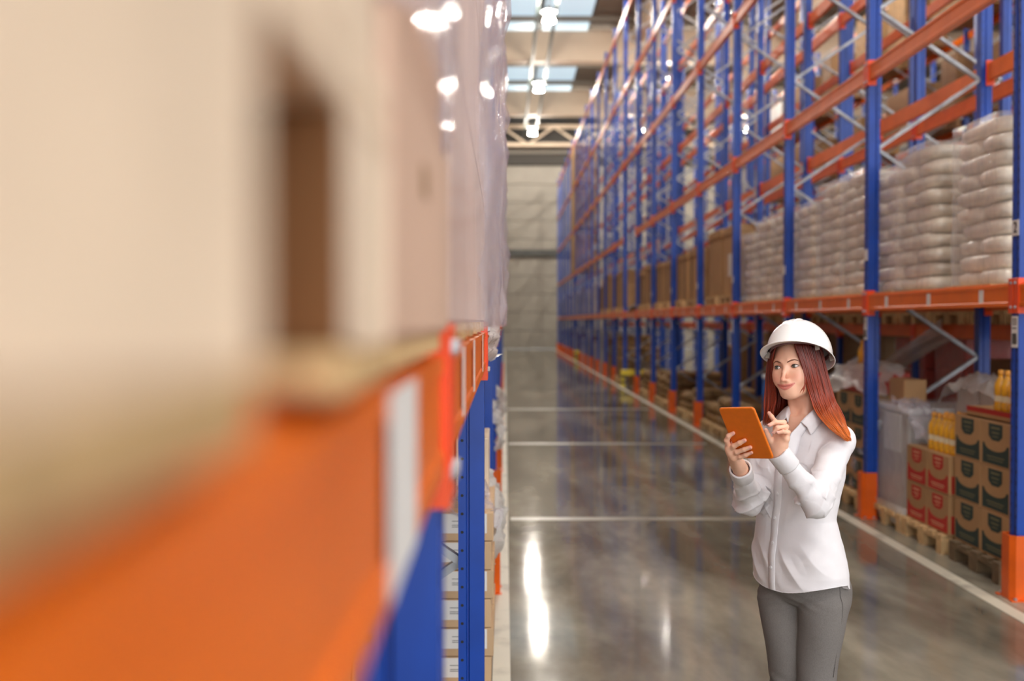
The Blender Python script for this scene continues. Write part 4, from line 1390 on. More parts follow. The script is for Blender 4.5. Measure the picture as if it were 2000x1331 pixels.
fn, bb = curve(lo_c, lo_r, -.0008); BF.add(fn, bb, 0.0035, 0.0)
fn, bb = curve(ga_c, ga_r, .0026); BF.sub(fn, bb, 0.0010, 0.0)
fn, bb = curve(ga_c, ga_r, .0050); BF.sub(fn, bb, 0.0010, 0.0)
# open the lids (almond cut), leaving the eyeballs as parts
def lens(s_):
    c = EYE[s_]
    def f(X, Y, Z):
        x, y, z = X - HC[0], Y - HC[1], Z - HC[2]
        a = hl[0] * x + hl[1] * y + hl[2] * z - c[0]; b = hf[0] * x + hf[1] * y + hf[2] * z - c[1]; cc = hu[0] * x + hu[1] * y + hu[2] * z - c[2]
        cc = cc - 0.06 * a * s_
        hw, hu2, hl2 = .0152, .0064, .0046
        ru = (hw * hw + hu2 * hu2) / (2 * hu2); rl = (hw * hw + hl2 * hl2) / (2 * hl2)
        d = np.maximum(np.sqrt(a * a + (cc + ru - hu2) ** 2) - ru, np.sqrt(a * a + (cc - rl + hl2) ** 2) - rl)
        return np.maximum(d, 0.004 - b)
    p = H(*c)
    return f, (p - .022, p + .022)
for s_ in (1, -1):
    fn, bb = lens(s_); BF.sub(fn, bb, 0.0012, 0.01)

SKIN = np.array(lin((240, 188, 160))); LIP = np.array(lin((212, 126, 114))); BLUSH = np.array(lin((226, 140, 118))); NAIL = np.array(lin((226, 150, 140)))
def headc(V):
    q = V - HC
    return q @ hl, q @ hf, q @ hu
def skin_color(V):
    C = np.ones((len(V), 4)); C[:, :3] = SKIN
    a, b, c = headc(V)
    def mixin(wt, col):
        wt = np.clip(wt, 0, 1)[:, None]
        C[:, :3] = C[:, :3] * (1 - wt) + col * wt
    for s_ in (1, -1):
        d = np.sqrt(((a - .040 * s_) / .022) ** 2 + ((c + .036) / .016) ** 2)
        mixin(np.where(b > 0.03, 0.45 * np.exp(-d * d), 0), BLUSH)
        d = np.sqrt(((a - .030 * s_) / .016) ** 2 + ((c - .001) / .0085) ** 2)
        mixin(np.where(b > 0.05, 0.5 * np.exp(-d ** 4), 0), np.array(lin((186, 122, 98))))
    mixin(np.where(b > 0.085, 0.35 * np.exp(-((a / .012) ** 2 + ((c + .040) / .012) ** 2)), 0), BLUSH)
    near = (b > 0.07) & (np.abs(a) < 0.033) & (c < -0.050) & (c > -0.088)
    aa = np.clip(a, -MW, MW)
    dmin = np.minimum(np.hypot(c - up_c(aa), a - aa) - up_r(aa), np.hypot(c - lo_c(aa), a - aa) - lo_r(aa))
    wt = np.where(near, np.clip(1 - dmin / 0.0012, 0, 1), 0)
    mixin(wt, LIP)
    for fs in (fingersL, fingersR):
        for n, (pts, rad) in fs.items():
            tip = pts[-1]; dv = (pts[-1] - pts[-2]); dv = dv / np.linalg.norm(dv)
            d = np.linalg.norm(V - (tip + dv * 0.001), axis=1)
            mixin(0.5 * np.clip(1 - d / 0.011, 0, 1) ** 0.7, NAIL)
            for kk in (1, 2):
                d = np.linalg.norm(V - pts[kk], axis=1)
                mixin(0.18 * np.clip(1 - d / 0.010, 0, 1), BLUSH)
    return C
skin = vcol_mat('skin', 0.42, bump=0.05, bscale=500, sss=0.12)
body = nets_object('body', BF, [skin], person, color=skin_color)

# finger nails, sitting on the visible finger tips
nailm = mat('nail', (236, 176, 164), 0.25)
def nail(pts, rad, toward):
    dv = pts[-1] - pts[-2]; dv = dv / np.linalg.norm(dv)
    up = toward - dv * (toward @ dv); up /= np.linalg.norm(up)
    sd = np.cross(dv, up); c = pts[-1] + dv * 0.001
    r = rad[-1]
    m = MB(); vs = []
    nu, nv = 6, 5
    for i in range(nu + 1):
        for j in range(nv + 1):
            s = (i / nu - 0.5) * 2; t = j / nv
            ang = s * 0.85
            rr_ = (r + 0.0004)
            taper = 1 - 0.35 * max(0, t - 0.6)
            along = -0.0045 + t * 0.0085 - abs(s) ** 3 * 0.001
            p = c + dv * along + sd * (math.sin(ang * taper) * rr_) + up * (math.cos(ang * taper) * rr_)
            vs.append(p)
    m.add(vs, [(i * (nv + 1) + j, i * (nv + 1) + j + 1, (i + 1) * (nv + 1) + j + 1, (i + 1) * (nv + 1) + j) for i in range(nu) for j in range(nv)], 0, True)
    return m.build('fingernail', nailm, body)
for n in ('index', 'middle', 'ring', 'pinky'):
    nail(*fingersR[n], -tn)
camdir = np.array([-0.26, -0.96, 0.1])
for n in ('middle', 'ring', 'pinky'):
    nail(*fingersL[n], np.array([-0.5, -0.3, 0.8]))
nail(*fingersL['index'], np.array([0.6, -0.6, 0.5]))

# ---- eyes
eye_cols = []
eyem = vcol_mat('eye', 0.08, coat=0.8)
gaze = hf * math.cos(R(14)) - hl * math.sin(R(14)) * 1.0 + hu * math.sin(R(5)); gaze /= np.linalg.norm(gaze)
for s_ in (1, -1):
    c = H(*EYE[s_]); r = 0.0127
    g = gaze; sx = np.cross(g, hu); sx /= np.linalg.norm(sx); sy = np.cross(sx, g)
    m = MB(); n = 28
    rings = [0.0, .0012, .0024, .00245, .0042, .0060, .0064, .0070, .0088, .0106, .0122, .0127]
    vs = []; cols = []
    for q in rings:
        z = math.sqrt(max(0, r * r - q * q))
        for k in range(n):
            t = 2 * math.pi * k / n
            vs.append(c + g * z + sx * (q * math.cos(t)) + sy * (q * math.sin(t)))
            cols.append((10, 10, 12) if q <= .0024 else (112, 118, 108) if q <= .0043 else (78, 86, 84) if q <= .0061 else (44, 46, 48) if q <= .0065 else (226, 220, 216) if q < .0100 else (222, 196, 188))
    m.add(vs, [(i * n + k, i * n + (k + 1) % n, (i + 1) * n + (k + 1) % n, (i + 1) * n + k) for i in range(len(rings) - 1) for k in range(n)], 0, True)
    me = m.mesh('eye', eyem)
    ca = me.color_attributes.new('Col', 'FLOAT_COLOR', 'POINT')
    ca.data.foreach_set('color', np.array([(*lin(q), 1) for q in cols], dtype=F32).ravel())
    put('eye', me, person)

def front(a, c, off=0.0):
    """point of the face surface at head coordinates a, c"""
    bs = np.arange(0.125, 0.03, -0.0005)
    P = np.array([H(a, b, c) for b in bs])
    d = BF.sample(P)
    i = np.argmax(d < 0)
    return P[i] + hf * (0.0005 + off)
browm = mat('eyebrow', (118, 74, 56), 0.7, bump=0.4, bscale=600)
lashm = mat('eyelash', (30, 20, 18), 0.6)
for s_ in (1, -1):
    cs_ = [(.0115, .0150), (.018, .0182), (.026, .0212), (.034, .0222), (.041, .0200), (.0475, .0155)]
    m = MB()
    pts = [front(a * s_, c, -0.0002) for a, c in cs_]
    m.tube([tuple(p) for p in pts], [.0016, .0024, .0025, .0021, .0015, .0006], 8, flat=0.55, upv=tuple(hf))
    m.build('eyebrow', browm, person)
    m = MB(); pts = []
    hw, hu2 = .0154, .0065; ru = (hw * hw + hu2 * hu2) / (2 * hu2)
    ec = EYE[s_]
    for q in np.linspace(-.0148, .0152, 11):
        a = q * s_
        cc = -ru + hu2 + math.sqrt(max(0, ru * ru - q * q)) + 0.06 * q
        b = ec[1] + math.sqrt(max(0.00002, 0.0146 ** 2 - q * q - cc * cc))
        pts.append(tuple(H(ec[0] + a, b, ec[2] + cc)))
    m.tube(pts, [.0004, .0008, .0010, .0011, .0012, .0013, .0013, .0012, .0010, .0007, .0003], 6)
    pts2 = []
    hl2 = .0047; rl = (hw * hw + hl2 * hl2) / (2 * hl2)
    for q in np.linspace(-.011, .0150, 9):
        cc = rl - hl2 - math.sqrt(max(0, rl * rl - q * q)) + 0.06 * q
        pts2.append(tuple(H(ec[0] + q * s_, ec[1] + math.sqrt(max(0.00002, 0.0143 ** 2 - q * q - cc * cc)), ec[2] + cc)))
    m.tube(pts2, [.0002, .0003, .0004, .0005, .0006, .0007, .0007, .0006, .0003], 6)
    m.build('eyelashes', lashm, person)
# teeth behind the parted lips
tm = MB(); vs = []
for x in np.linspace(-.019, .019, 13):
    for z in (-.0045, .0045):
        vs.append(tuple(H(x, lb(x) + .0004, ga_c(x) + z)))
tm.add(vs, [(2 * i, 2 * i + 1, 2 * i + 3, 2 * i + 2) for i in range(12)], 0, True)
tm.build('teeth', mat('teeth', (228, 216, 206), 0.25), person)

# ---- shirt
SF = Field([np.arange(-0.36, 0.26, 0.0033), np.arange(-0.40, 0.28, 0.0033), np.arange(0.78, 1.47, 0.0033)])
SF.add(lambda X, Y, Z: torso(X, Y, Z), TBB, 0, 0.02)
for s_ in (1, -1):
    fn, bb = ell(TP(0.062 * s_, 0.072, 1.238), (.060, .060, .062)); SF.add(fn, bb, 0.05, 0.06)
    fn, bb = cap(TP(0.05 * s_, -0.012, 1.398), TP(0.138 * s_, -0.006, 1.366), .040, .046); SF.add(fn, bb, 0.04, 0.04)
def sleeve(S_, E_, W_, r):
    fn, bb = cap(S_, E_, r[0], r[1]); SF.add(fn, bb, 0.012, 0.04)
    end = W_ + (E_ - W_) / np.linalg.norm(E_ - W_) * 0.045
    fn, bb = cap(E_, end, r[1], r[2]); SF.add(fn, bb, 0.02, 0.04)
    fn, bb = cap(E_, E_ + (E_ - (S_ + W_) / 2) * 0.10, r[1] * 0.95, r[1] * 0.8); SF.add(fn, bb, 0.03, 0.04)
    return end
endL = sleeve(SL, EL, WL, (.050, .047, .0305))
endR = sleeve(SRr, ER, WR, (.050, .046, .0315))
# flat end for the sleeves inside the cuffs
for W_, E_ in ((WL, EL), (WR, ER)):
    ax_ = (W_ - E_) / np.linalg.norm(W_ - E_)
    c_ = W_ - ax_ * 0.035
    SF.sub(lambda X, Y, Z: np.maximum(-((X - c_[0]) * ax_[0] + (Y - c_[1]) * ax_[1] + (Z - c_[2]) * ax_[2]),
           np.sqrt((X - W_[0]) ** 2 + (Y - W_[1]) ** 2 + (Z - W_[2]) ** 2) - 0.075), (W_ - 0.08, W_ + 0.08), 0, 0.01)
# curved hem
def hemcut(X, Y, Z):
    xl, yf = tframe(X, Y, Z)
    ang = np.arctan2(xl, yf)
    hz = 0.838 + 0.036 * np.sin(np.abs(ang)) ** 3 * np.where(np.abs(ang) < 1.571, 1, 1.0) - 0.012 * (np.abs(ang) > 1.9)
    return Z - hz
SF.sub(hemcut, (np.array([-0.4, -0.4, 0.7]), np.array([0.3, 0.3, 0.92])), 0, 0.0)
# open neck: wedge down the front and the neck hole
def vneck(X, Y, Z):
    xl, yf = tframe(X, Y, Z)
    wd = 0.003 + np.clip((Z - 1.296) / 0.11, -0.2, 2) * 0.046
    return np.maximum(np.abs(xl - 0.002) - wd, 0.0 - yf) * 0.9
SF.sub(vneck, (np.array([-0.25, -0.25, 1.27]), np.array([0.25, 0.25, 1.47])), 0.004, 0.0)
def hole(X, Y, Z):
    xl, yf = tframe(X, Y, Z)
    return np.maximum(np.sqrt((xl - .004) ** 2 + (yf + 0.02) ** 2) - 0.060, 1.398 - Z)
SF.sub(hole, (np.array([-0.15, -0.15, 1.37]), np.array([0.15, 0.15, 1.47])), 0.004, 0.0)

def shirt_post(V):
    N = SF.grad(V)
    d = np.zeros(len(V))
    w = V[:, 2]
    xl, yf = tframe(V[:, 0], V[:, 1], w)
    # folds on the arms: rings bunching around the elbows and towards the cuffs
    for S_, E_, W_, ph in ((SL, EL, WL, 0.3), (SRr, ER, WR, 1.9)):
        for A_, B_, c0, lo_, hi_, amp in ((S_, E_, 1.0, 0.3, 1.15, .0085), (E_, W_, 0.0, -0.2, 0.9, .0095)):
            ab = B_ - A_; L_ = np.linalg.norm(ab); ab_ = ab / L_
            q = V - A_; t = q @ ab_ / L_
            rad = np.linalg.norm(q - np.outer(q @ ab_, ab_), axis=1)
            s1 = np.cross(ab_, [0.3, 0.2, 0.9]); s1 /= np.linalg.norm(s1); s2 = np.cross(ab_, s1)
            an = np.arctan2(q @ s2, q @ s1)
            win = np.exp(-((t - c0) / 0.48) ** 2) * np.where(c0 < 0.5, np.clip((0.78 - t) / 0.2, 0, 1), 1) * (rad < 0.085) * (t > lo_) * (t < hi_)
            ws = 1.5 * (1 - np.abs(np.sin((t * 9.5 + 0.5 * np.sin(an * 2 + ph) + 0.3 * np.sin(an * 3 + 2 * ph) + 1.3 * np.sin(an + ph)) * 1.15))) ** 1.6 - 0.35
            d += amp * win * ws * (0.65 + 0.35 * np.sin(an * 1.5 + ph * 3))
            win2 = (rad < 0.085) * np.clip(t, 0, 1) * np.clip(1 - t, 0, 1) * 4
            d += .0018 * win2 * np.sin(an * 3 + t * 7 + ph)
    # drag lines on the body
    tor = (np.abs(torso(V[:, 0], V[:, 1], w)) < 0.02)
    front_ = np.clip(yf / 0.08, 0, 1)
    p1 = (w - 0.90) * 26 + xl * 34
    d += tor * front_ * .0045 * np.exp(-((w - 0.92) / 0.07) ** 2) * (1 - 2 * np.abs(np.sin(p1)))
    p2 = (w * 8 - xl * 30)
    d += tor * .0034 * np.exp(-((w - 1.10) / 0.12) ** 2) * np.sin(p2 + 1.2 * np.sin(w * 17))
    p3 = (w - 1.30) * 30 - np.abs(xl) * 45
    d += tor * front_ * .0036 * np.exp(-((w - 1.30) / 0.06) ** 2) * np.sin(p3)
    d += .0012 * np.sin(V[:, 0] * 61 + 3 * np.sin(w * 19)) * np.sin(w * 37 + V[:, 1] * 41)
    edge = np.clip((w - (0.838 + 0.01)) / 0.02, 0.25, 1)
    edge = edge * np.where((yf > 0) & tor & (w < 1.34), np.clip((np.abs(xl) - 0.012) / 0.03, 0.1, 1), 1)
    d = np.maximum(d, -0.0035)
    return V + N * (d * edge)[:, None]
shirtm = mat('shirt_cotton', (226, 222, 225), 0.75, var=0.02, scale=20, bump=0.12, bscale=900, spec=0.25)
shirt = nets_object('shirt', SF, [shirtm], person, post=shirt_post)

def tube_ring(c, axv, r_in, r_out, length, name, m, parent, seg=28, wob=0.0, ov=1.0):
    axv = axv / np.linalg.norm(axv)
    s1 = np.cross(axv, [0.2, 0.1, 1]); s1 /= np.linalg.norm(s1); s2 = np.cross(axv, s1)
    prof = [(r_in, length), (r_in - .0005, 0), (r_out - .002, -.001), (r_out, .003), (r_out, length - .004), (r_out - .001, length)]
    vs = []
    for r, t in prof:
        for k in range(seg):
            a = 2 * math.pi * k / seg
            rr_ = r * (1 + wob * math.sin(2 * a + 0.7) + wob * 0.5 * math.sin(5 * a))
            vs.append(tuple(c + axv * t + s1 * (rr_ * math.cos(a)) + s2 * (rr_ * ov * math.sin(a))))
    n = len(prof)
    b = MB()
    b.add(vs, [(i * seg + k, i * seg + (k + 1) % seg, ((i + 1) % n) * seg + (k + 1) % seg, ((i + 1) % n) * seg + k) for i in range(n) for k in range(seg)], 0, True)
    return b.build(name, m, parent)
for W_, E_ in ((WL, EL), (WR, ER)):
    ax_ = (W_ - E_) / np.linalg.norm(W_ - E_)
    tube_ring(W_ - ax_ * 0.062, ax_, .030, .0365, .066, 'cuff', shirtm, shirt, wob=0.03)

def torso_front(xl, w, off):
    """point of the shirt surface in front at lateral xl, height w"""
    ys = np.arange(0.19, 0.0, -0.001)
    P = np.array([TP(xl, y, w) for y in ys])
    d = SF.sample(P)
    i = np.argmax(d < 0) if (d < 0).any() else len(ys) - 1
    p = P[i]; a = float(tyaw(np.array(w)))
    return p + np.array([-math.sin(a), -math.cos(a), 0]) * off
pk = MB(); vs = []
wz = np.linspace(1.288, 0.842, 46)
for w_ in wz:
    for xx, of in ((-.0165, .0005), (-.0155, .0042), (.0125, .0045), (.0135, .0005)):
        vs.append(tuple(torso_front(xx, w_, of + 0.0012 * math.sin(w_ * 60))))
pk.add(vs, [(i * 4 + j, i * 4 + j + 1, (i + 1) * 4 + j + 1, (i + 1) * 4 + j) for i in range(len(wz) - 1) for j in range(3)], 0, True)
pk.build('placket', shirtm, shirt)
btn = mat('button', (232, 230, 232), 0.25)
for w_ in (1.262, 1.175, 1.09, 1.005, 0.92):
    p = torso_front(-0.0015, w_, 0.0052); a = float(tyaw(np.array(w_)))
    M = Matrix.Translation(Vector(p)) @ Matrix.Rotation(-a, 4, 'Z') @ Matrix.Rotation(R(90), 4, 'X')
    MB().lathe([(.0001, .002), (.003, .0018), (.0052, .0025), (.0055, .0012), (.0055, 0)], 14, M=M).build('button', btn, shirt)
# hem piping
hp = []
for k in range(73):
    ang = -math.pi + 2 * math.pi * k / 72
    w_ = 0.838 + 0.036 * abs(math.sin(ang)) ** 3 - 0.012 * (1 if abs(ang) > 1.9 else 0)
    A_, D_ = np.interp(w_, TW, TA), np.interp(w_, TW, TD)
    c_, s_ = math.sin(ang), math.cos(ang)
    q = (abs(c_ / A_) ** 2.3 + abs(s_ / D_) ** 2.3) ** (-1 / 2.3)
    hp.append(tuple(TP(c_ * q, s_ * q, w_ + 0.003)))
MB().tube(hp, .0016, 6).build('hem', shirtm, shirt)
# collar: two folded leaves round the neck, and the turned edges of the open front
def leaf(rows, name):
    n_ = len(rows[0])
    b = MB().add([tuple(p) for r in rows for p in r], [(i * n_ + j, i * n_ + j + 1, (i + 1) * n_ + j + 1, (i + 1) * n_ + j) for i in range(len(rows) - 1) for j in range(n_ - 1)], 0, True)
    o = b.build(name, shirtm, shirt)
    md = o.modifiers.new('solid', 'SOLIDIFY'); md.thickness = 0.0032; md.offset = 0
    sb = o.modifiers.new('sub', 'SUBSURF'); sb.levels = 1; sb.render_levels = 2; sb.subdivision_type = 'SIMPLE'
    return o
def onshirt(p, off):
    """push a point out along the shirt surface until it lies off in front of it"""
    p = np.array(p, float)
    for _ in range(12):
        d = float(SF.sample(p)[0]); p = p + SF.grad(p[None])[0] * (off - d) * 0.8
    return p
fold = [J(1566.5, 825, -.098), J(1574, 816.5, -.094), J(1583.5, 807.5, -.085), J(1593.5, 799, -.066), J(1602, 793, -.035), J(1603, 789, .0), J(1592, 786, .045), J(1570, 785, .062)]
outr = [J(1579.5, 845.5, -.14), J(1588, 838, -.138), J(1598, 828, -.125), J(1607, 820, -.10), J(1615, 812, -.05), J(1617, 808, .0), J(1605, 803, .055), J(1574, 802, .080)]
inn = [J(1562, 833, -.088), J(1569, 826, -.086), J(1579, 817, -.078), J(1589, 809, -.06), J(1596, 803, -.03), J(1597, 800, .0), J(1588, 797, .038), J(1569, 797, .055)]
rows = []
for a_, b_, c_ in zip(inn, fold, outr):
    oo = onshirt(c_, .005); mm = b_ * 0.5 + oo * 0.5 + np.array([0.003, -0.004, 0.004])
    rows.append([a_, b_, mm, oo])
leaf(rows, 'collar')
fold2 = [J(1537.5, 816, -.045), J(1539, 806, -.025), J(1541, 797, .0), J(1546, 790, .03), J(1556, 786, .055), J(1570, 785, .062)]
outr2 = [J(1520, 838, -.02), J(1513, 828, .01), J(1515, 816, .04), J(1524, 807, .065), J(1545, 803, .08), J(1574, 802, .080)]
inn2 = [J(1541, 826, -.045), J(1543, 815, -.022), J(1546, 806, .0), J(1551, 800, .025), J(1559, 797, .048), J(1569, 797, .055)]
rows = []
for a_, b_, c_ in zip(inn2, fold2, outr2):
    oo = onshirt(c_, .005); mm = b_ * 0.5 + oo * 0.5 + np.array([-0.003, -0.004, 0.004])
    rows.append([a_, b_, mm, oo])
leaf(rows, 'collar')
# turned edge of the opening on her left
ed = [J(1566, 826, -.095), J(1556.5, 837, -.10), J(1547, 847, -.105), J(1541, 862, -.108), J(1538.5, 880, -.110)]
rows = []
for k, p in enumerate(ed):
    q = onshirt(J(986 + (p[0] + 1.04) * 2080 / (3.71 + p[1]) + 9 - k, 627 - (p[2] - 1.768) * 2080 / (3.71 + p[1]) + 3, p[1] - .02), .004)
    rows.append([p, q])
leaf(rows, 'front_facing')

# ---- trousers and shoes
PF = Field([np.arange(-0.24, 0.24, 0.0045), np.arange(-0.25, 0.22, 0.0045), np.arange(0.05, 0.95, 0.0045)])
PM = np.array([[math.cos(PY), -math.sin(PY), 0], [-math.sin(PY), -math.cos(PY), 0], [0, 0, 1]])
fn, bb = ell(PP(0, -0.008, 0.845), (.158, .108, .085), PM); PF.add(fn, bb, 0, 0.03)
fn, bb = ell(PP(0, -0.008, 0.93), (.128, .090, .10), PM); PF.add(fn, bb, 0.03, 0.03)
HLt, HRt = PP(0.074, 0.004, 0.79), PP(-0.074, 0.004, 0.79)
for a, b, ra, rb in ((HLt, KL, .0870, .0610), (HRt, KR, .0840, .0590), (KL, AL, .0610, .046), (KR, AR, .0590, .046)):
    fn, bb = cap(a, b, ra, rb); PF.add(fn, bb, 0.006, 0.04)
for s_ in (1, -1):
    fn, bb = ell(PP(0.070 * s_, -0.055, 0.82), (.082, .080, .090)); PF.add(fn, bb, 0.04, 0.05)
def trouser_post(V):
    N = PF.grad(V)
    w = V[:, 2]; xl, yf = tframe(V[:, 0], V[:, 1], w)
    d = .0012 * np.exp(-((w - 0.80) / 0.03) ** 2) * np.sin(w * 190 + np.abs(xl) * 90) * np.clip(yf / 0.06, 0, 1)
    d += .003 * np.exp(-((w - 0.47) / 0.05) ** 2) * np.sin(w * 120 + xl * 60)
    d += .002 * np.sin(w * 23 + xl * 31)
    return V + N * d[:, None]
trm = mat('trouser_grey', (116, 111, 108), 0.85, var=0.10, scale=520, stretch=(1, 1, 0.4), bump=0.15, bscale=900, spec=0.2)
trousers = nets_object('trousers', PF, [trm], person, post=trouser_post)
# side seam
sm = []
for w_ in np.linspace(0.86, 0.55, 24):
    bs = np.arange(0.24, 0.05, -0.001)
    P = np.array([PP(x, 0.03, w_) for x in bs]); d = PF.sample(P)
    i = np.argmax(d < 0)
    sm.append(tuple(P[i]))
MB().tube(sm, .0016, 5).build('side_seam', trm, trousers)
shoe = mat('shoe_leather', (40, 36, 36), 0.35)
for a in (AL, AR):
    sf = Field([np.arange(a[0] - 0.2, a[0] + 0.12, 0.005), np.arange(a[1] - 0.25, a[1] + 0.12, 0.005), np.arange(-0.004, 0.14, 0.004)])
    h_ = np.array([a[0], a[1], 0.045])
    fn, bb = cap(h_ - toe * 0.045, h_ + toe * 0.05, .043, .044); sf.add(fn, bb, 0, 0.04)
    fn, bb = cap(h_ + toe * 0.05 - np.array([0, 0, .008]), h_ + toe * 0.135 - np.array([0, 0, .016]), .043, .030); sf.add(fn, bb, 0.03, 0.04)
    fn, bb = cap(h_ - toe * 0.01, a, .04, .043); sf.add(fn, bb, 0.02, 0.04)
    sf.sub(lambda X, Y, Z: np.broadcast_to(Z - 0.003, (X + Y + Z).shape), (np.array([a[0] - 1, a[1] - 1, -1]), np.array([a[0] + 1, a[1] + 1, 0.02])), 0, 0)
    sf.sub(lambda X, Y, Z: np.broadcast_to(0.115 - Z, (X + Y + Z).shape), (np.array([a[0] - 1, a[1] - 1, 0.09]), np.array([a[0] + 1, a[1] + 1, 1])), 0, 0)
    nets_object('shoe', sf, [shoe], person)

# ---- tablet in an orange case
tab = thing('tablet', 'orange-cased tablet held up in both hands by the woman', 'tablet', tuple(WO + TBc))
Mt = Matrix(((tw[0], -th[0], -tn[0]), (tw[1], -th[1], -tn[1]), (tw[2], -th[2], -tn[2]))).to_4x4()
if Mt.determinant() < 0:
    Mt = Matrix(((tw[0], -th[0], tn[0]), (tw[1], -th[1], tn[1]), (tw[2], -th[2], tn[2]))).to_4x4()
tabm = mat('tablet_case', (224, 112, 12), 0.5, var=0.03, scale=60, bump=0.05, bscale=400)
TWd, THh, TT = 0.1305, 0.193, 0.0095
def rrect(wd, hh, r, n=7):
    out = []
    for cx, cy_, a0 in ((wd / 2 - r, hh / 2 - r, 0), (-wd / 2 + r, hh / 2 - r, 90), (-wd / 2 + r, -hh / 2 + r, 180), (wd / 2 - r, -hh / 2 + r, 270)):
        for q in range(n):
            a = R(a0 + 90 * q / (n - 1)); out.append((cx + r * math.cos(a), cy_ + r * math.sin(a)))
    return out
b = MB(); zs = [(-TT / 2, .004), (-TT / 2 + .0008, .0018), (-TT / 2 + .0025, .0004), (0, 0), (TT / 2 - .0025, .0004), (TT / 2 - .0008, .0018), (TT / 2, .004)]
vs = []
for z, ins in zs:
    vs += [(x, y, z) for x, y in rrect(TWd - 2 * ins, THh - 2 * ins, .011 - ins * .6)]
n = 28
fs = [(i * n + k, i * n + (k + 1) % n, (i + 1) * n + (k + 1) % n, (i + 1) * n + k) for i in range(len(zs) - 1) for k in range(n)]
b.add(vs, fs, 0, True)
b.f.append(list(range(n - 1, -1, -1))); b.m.append(0); b.smooth.append(False)
b.f.append(list(range((len(zs) - 1) * n, len(zs) * n))); b.m.append(0); b.smooth.append(False)
b.v = [tuple(Mt @ Vector(p)) for p in b.v]
case = b.build('case', tabm, tab)
side = 1 if (np.array(Mt.to_3x3() @ Vector((0, 0, 1))) @ tn) > 0 else -1
zsc = side * (TT / 2)
b = MB().prism(rrect(TWd - .012, THh - .012, .007), min(zsc, zsc + side * .0006), max(zsc, zsc + side * .0006))
b.v = [tuple(Mt @ Vector(p)) for p in b.v]
b.build('screen', mat('tablet_screen', (18, 20, 26), 0.08), tab)

# ---- hard hat
hat = thing('hard_hat', 'white hard hat with front peak on the red-haired woman', 'helmet', tuple(WO))
PB, RB = R(17), R(4)
gf = hf * math.cos(PB) + hu * math.sin(PB); gu1 = hu * math.cos(PB) - hf * math.sin(PB)
gl = hl * math.cos(RB) + gu1 * math.sin(RB); gu = gu1 * math.cos(RB) - hl * math.sin(RB)
GC = HC + hu * 0.044 + hf * -0.008 + hl * 0.014
def G(a, b, c):
    return GC + gl * a + gf * b + gu * c
hatm = mat('hat_plastic', (246, 246, 244), 0.22, coat=0.4)
hat_in = mat('hat_lining', (170, 164, 156), 0.5)
NA = 72
def rim(ang):
    """outline radius factors at azimuth (0 = front)"""
    return .108 * math.sin(ang), .129 * math.cos(ang)
def dome_pt(ang, el, off=0.0):
    a0_, b0_ = rim(ang)
    k = math.cos(el) ** 0.95
    hgt = 0.122 * math.sin(el)
    ridge = 0.0035 * max(0, math.cos(ang * 2)) ** 6 * (math.sin(el * 1.0) ** 2) * (1 if abs(math.cos(ang)) > 0.5 else 0)
    n = math.hypot(a0_, b0_)
    kk = k + off / n * math.cos(el)
    return G(a0_ * kk, b0_ * kk, hgt + (off + ridge) * math.sin(el))
def brim(ang):
    c = max(0.0, math.cos(ang * 0.86)) if abs(ang) < math.pi else 0
    return 0.008 + 0.030 * max(0, math.cos(ang)) ** 1.3
hv = MB(); vs = []
els = [math.pi / 2 * q / 13 for q in range(14)]
for el in els[:-1]:
    for k in range(NA):
        vs.append(tuple(dome_pt(2 * math.pi * k / NA - math.pi, el)))
vs.append(tuple(dome_pt(0, math.pi / 2)))
nr = len(els) - 1
fs = [(i * NA + k, i * NA + (k + 1) % NA, (i + 1) * NA + (k + 1) % NA, (i + 1) * NA + k) for i in range(nr - 1) for k in range(NA)]
fs += [((nr - 1) * NA + k, (nr - 1) * NA + (k + 1) % NA, len(vs) - 1) for k in range(NA)]
# brim rings
o_ = len(vs)
for q in range(1, 5):
    for k in range(NA):
        ang = 2 * math.pi * k / NA - math.pi
        a0_, b0_ = rim(ang); n_ = math.hypot(a0_, b0_)
        e = brim(ang) * q / 4
        kk = 1 + e / n_
        fr_ = max(0, math.cos(ang))
        vs.append(tuple(G(a0_ * kk, b0_ * kk, -0.004 * q / 4 - (0.010 * (1 - fr_) + 0.005 * fr_) * (q / 4) ** 1.3 - 0.012 * max(0, -math.cos(ang)))))
rings = [0] + [o_ + q * NA for q in range(4)]
for i in range(4):
    for k in range(NA):
        fs.append((rings[i + 1] + k, rings[i + 1] + (k + 1) % NA, rings[i] + (k + 1) % NA, rings[i] + k))
hv.add(vs, fs, 0, True)
shell_ = hv.build('shell', hatm, hat)
md = shell_.modifiers.new('solid', 'SOLIDIFY'); md.thickness = 0.0032; md.offset = -1
for vs_a in (0,):
    rb_ = MB()
    for dx in (-.020, .020):
        pts = [tuple(dome_pt(0 if 0.75 + q * 0.13 < math.pi / 2 else math.pi, 0.75 + q * 0.13 if 0.75 + q * 0.13 < math.pi / 2 else math.pi - 0.75 - q * 0.13, 0.0)) for q in range(13)]
        pts = [tuple(np.array(p) + gl * dx - gu * 0.0052) for i, p in enumerate(pts)]
        rb_.tube(pts, [.001] + [.0036] * 11 + [.001], 10)
    rb_.build('crown_ridge', hatm, hat)
hb = MB(); vs = []
for k in range(49):
    ang = 2 * math.pi * k / 48
    for (r_, z_) in ((.096, .014), (.096, -.001), (.099, -.001), (.099, .014)):
        vs.append(tuple(G(r_ * math.sin(ang), (r_ + .012) * math.cos(ang), z_)))
hb.add(vs, [(i * 4 + j, i * 4 + (j + 1) % 4, (i + 1) * 4 + (j + 1) % 4, (i + 1) * 4 + j) for i in range(48) for j in range(4)], 0, True)
hb.build('headband', mat('headband', (120, 84, 84), 0.5), hat)
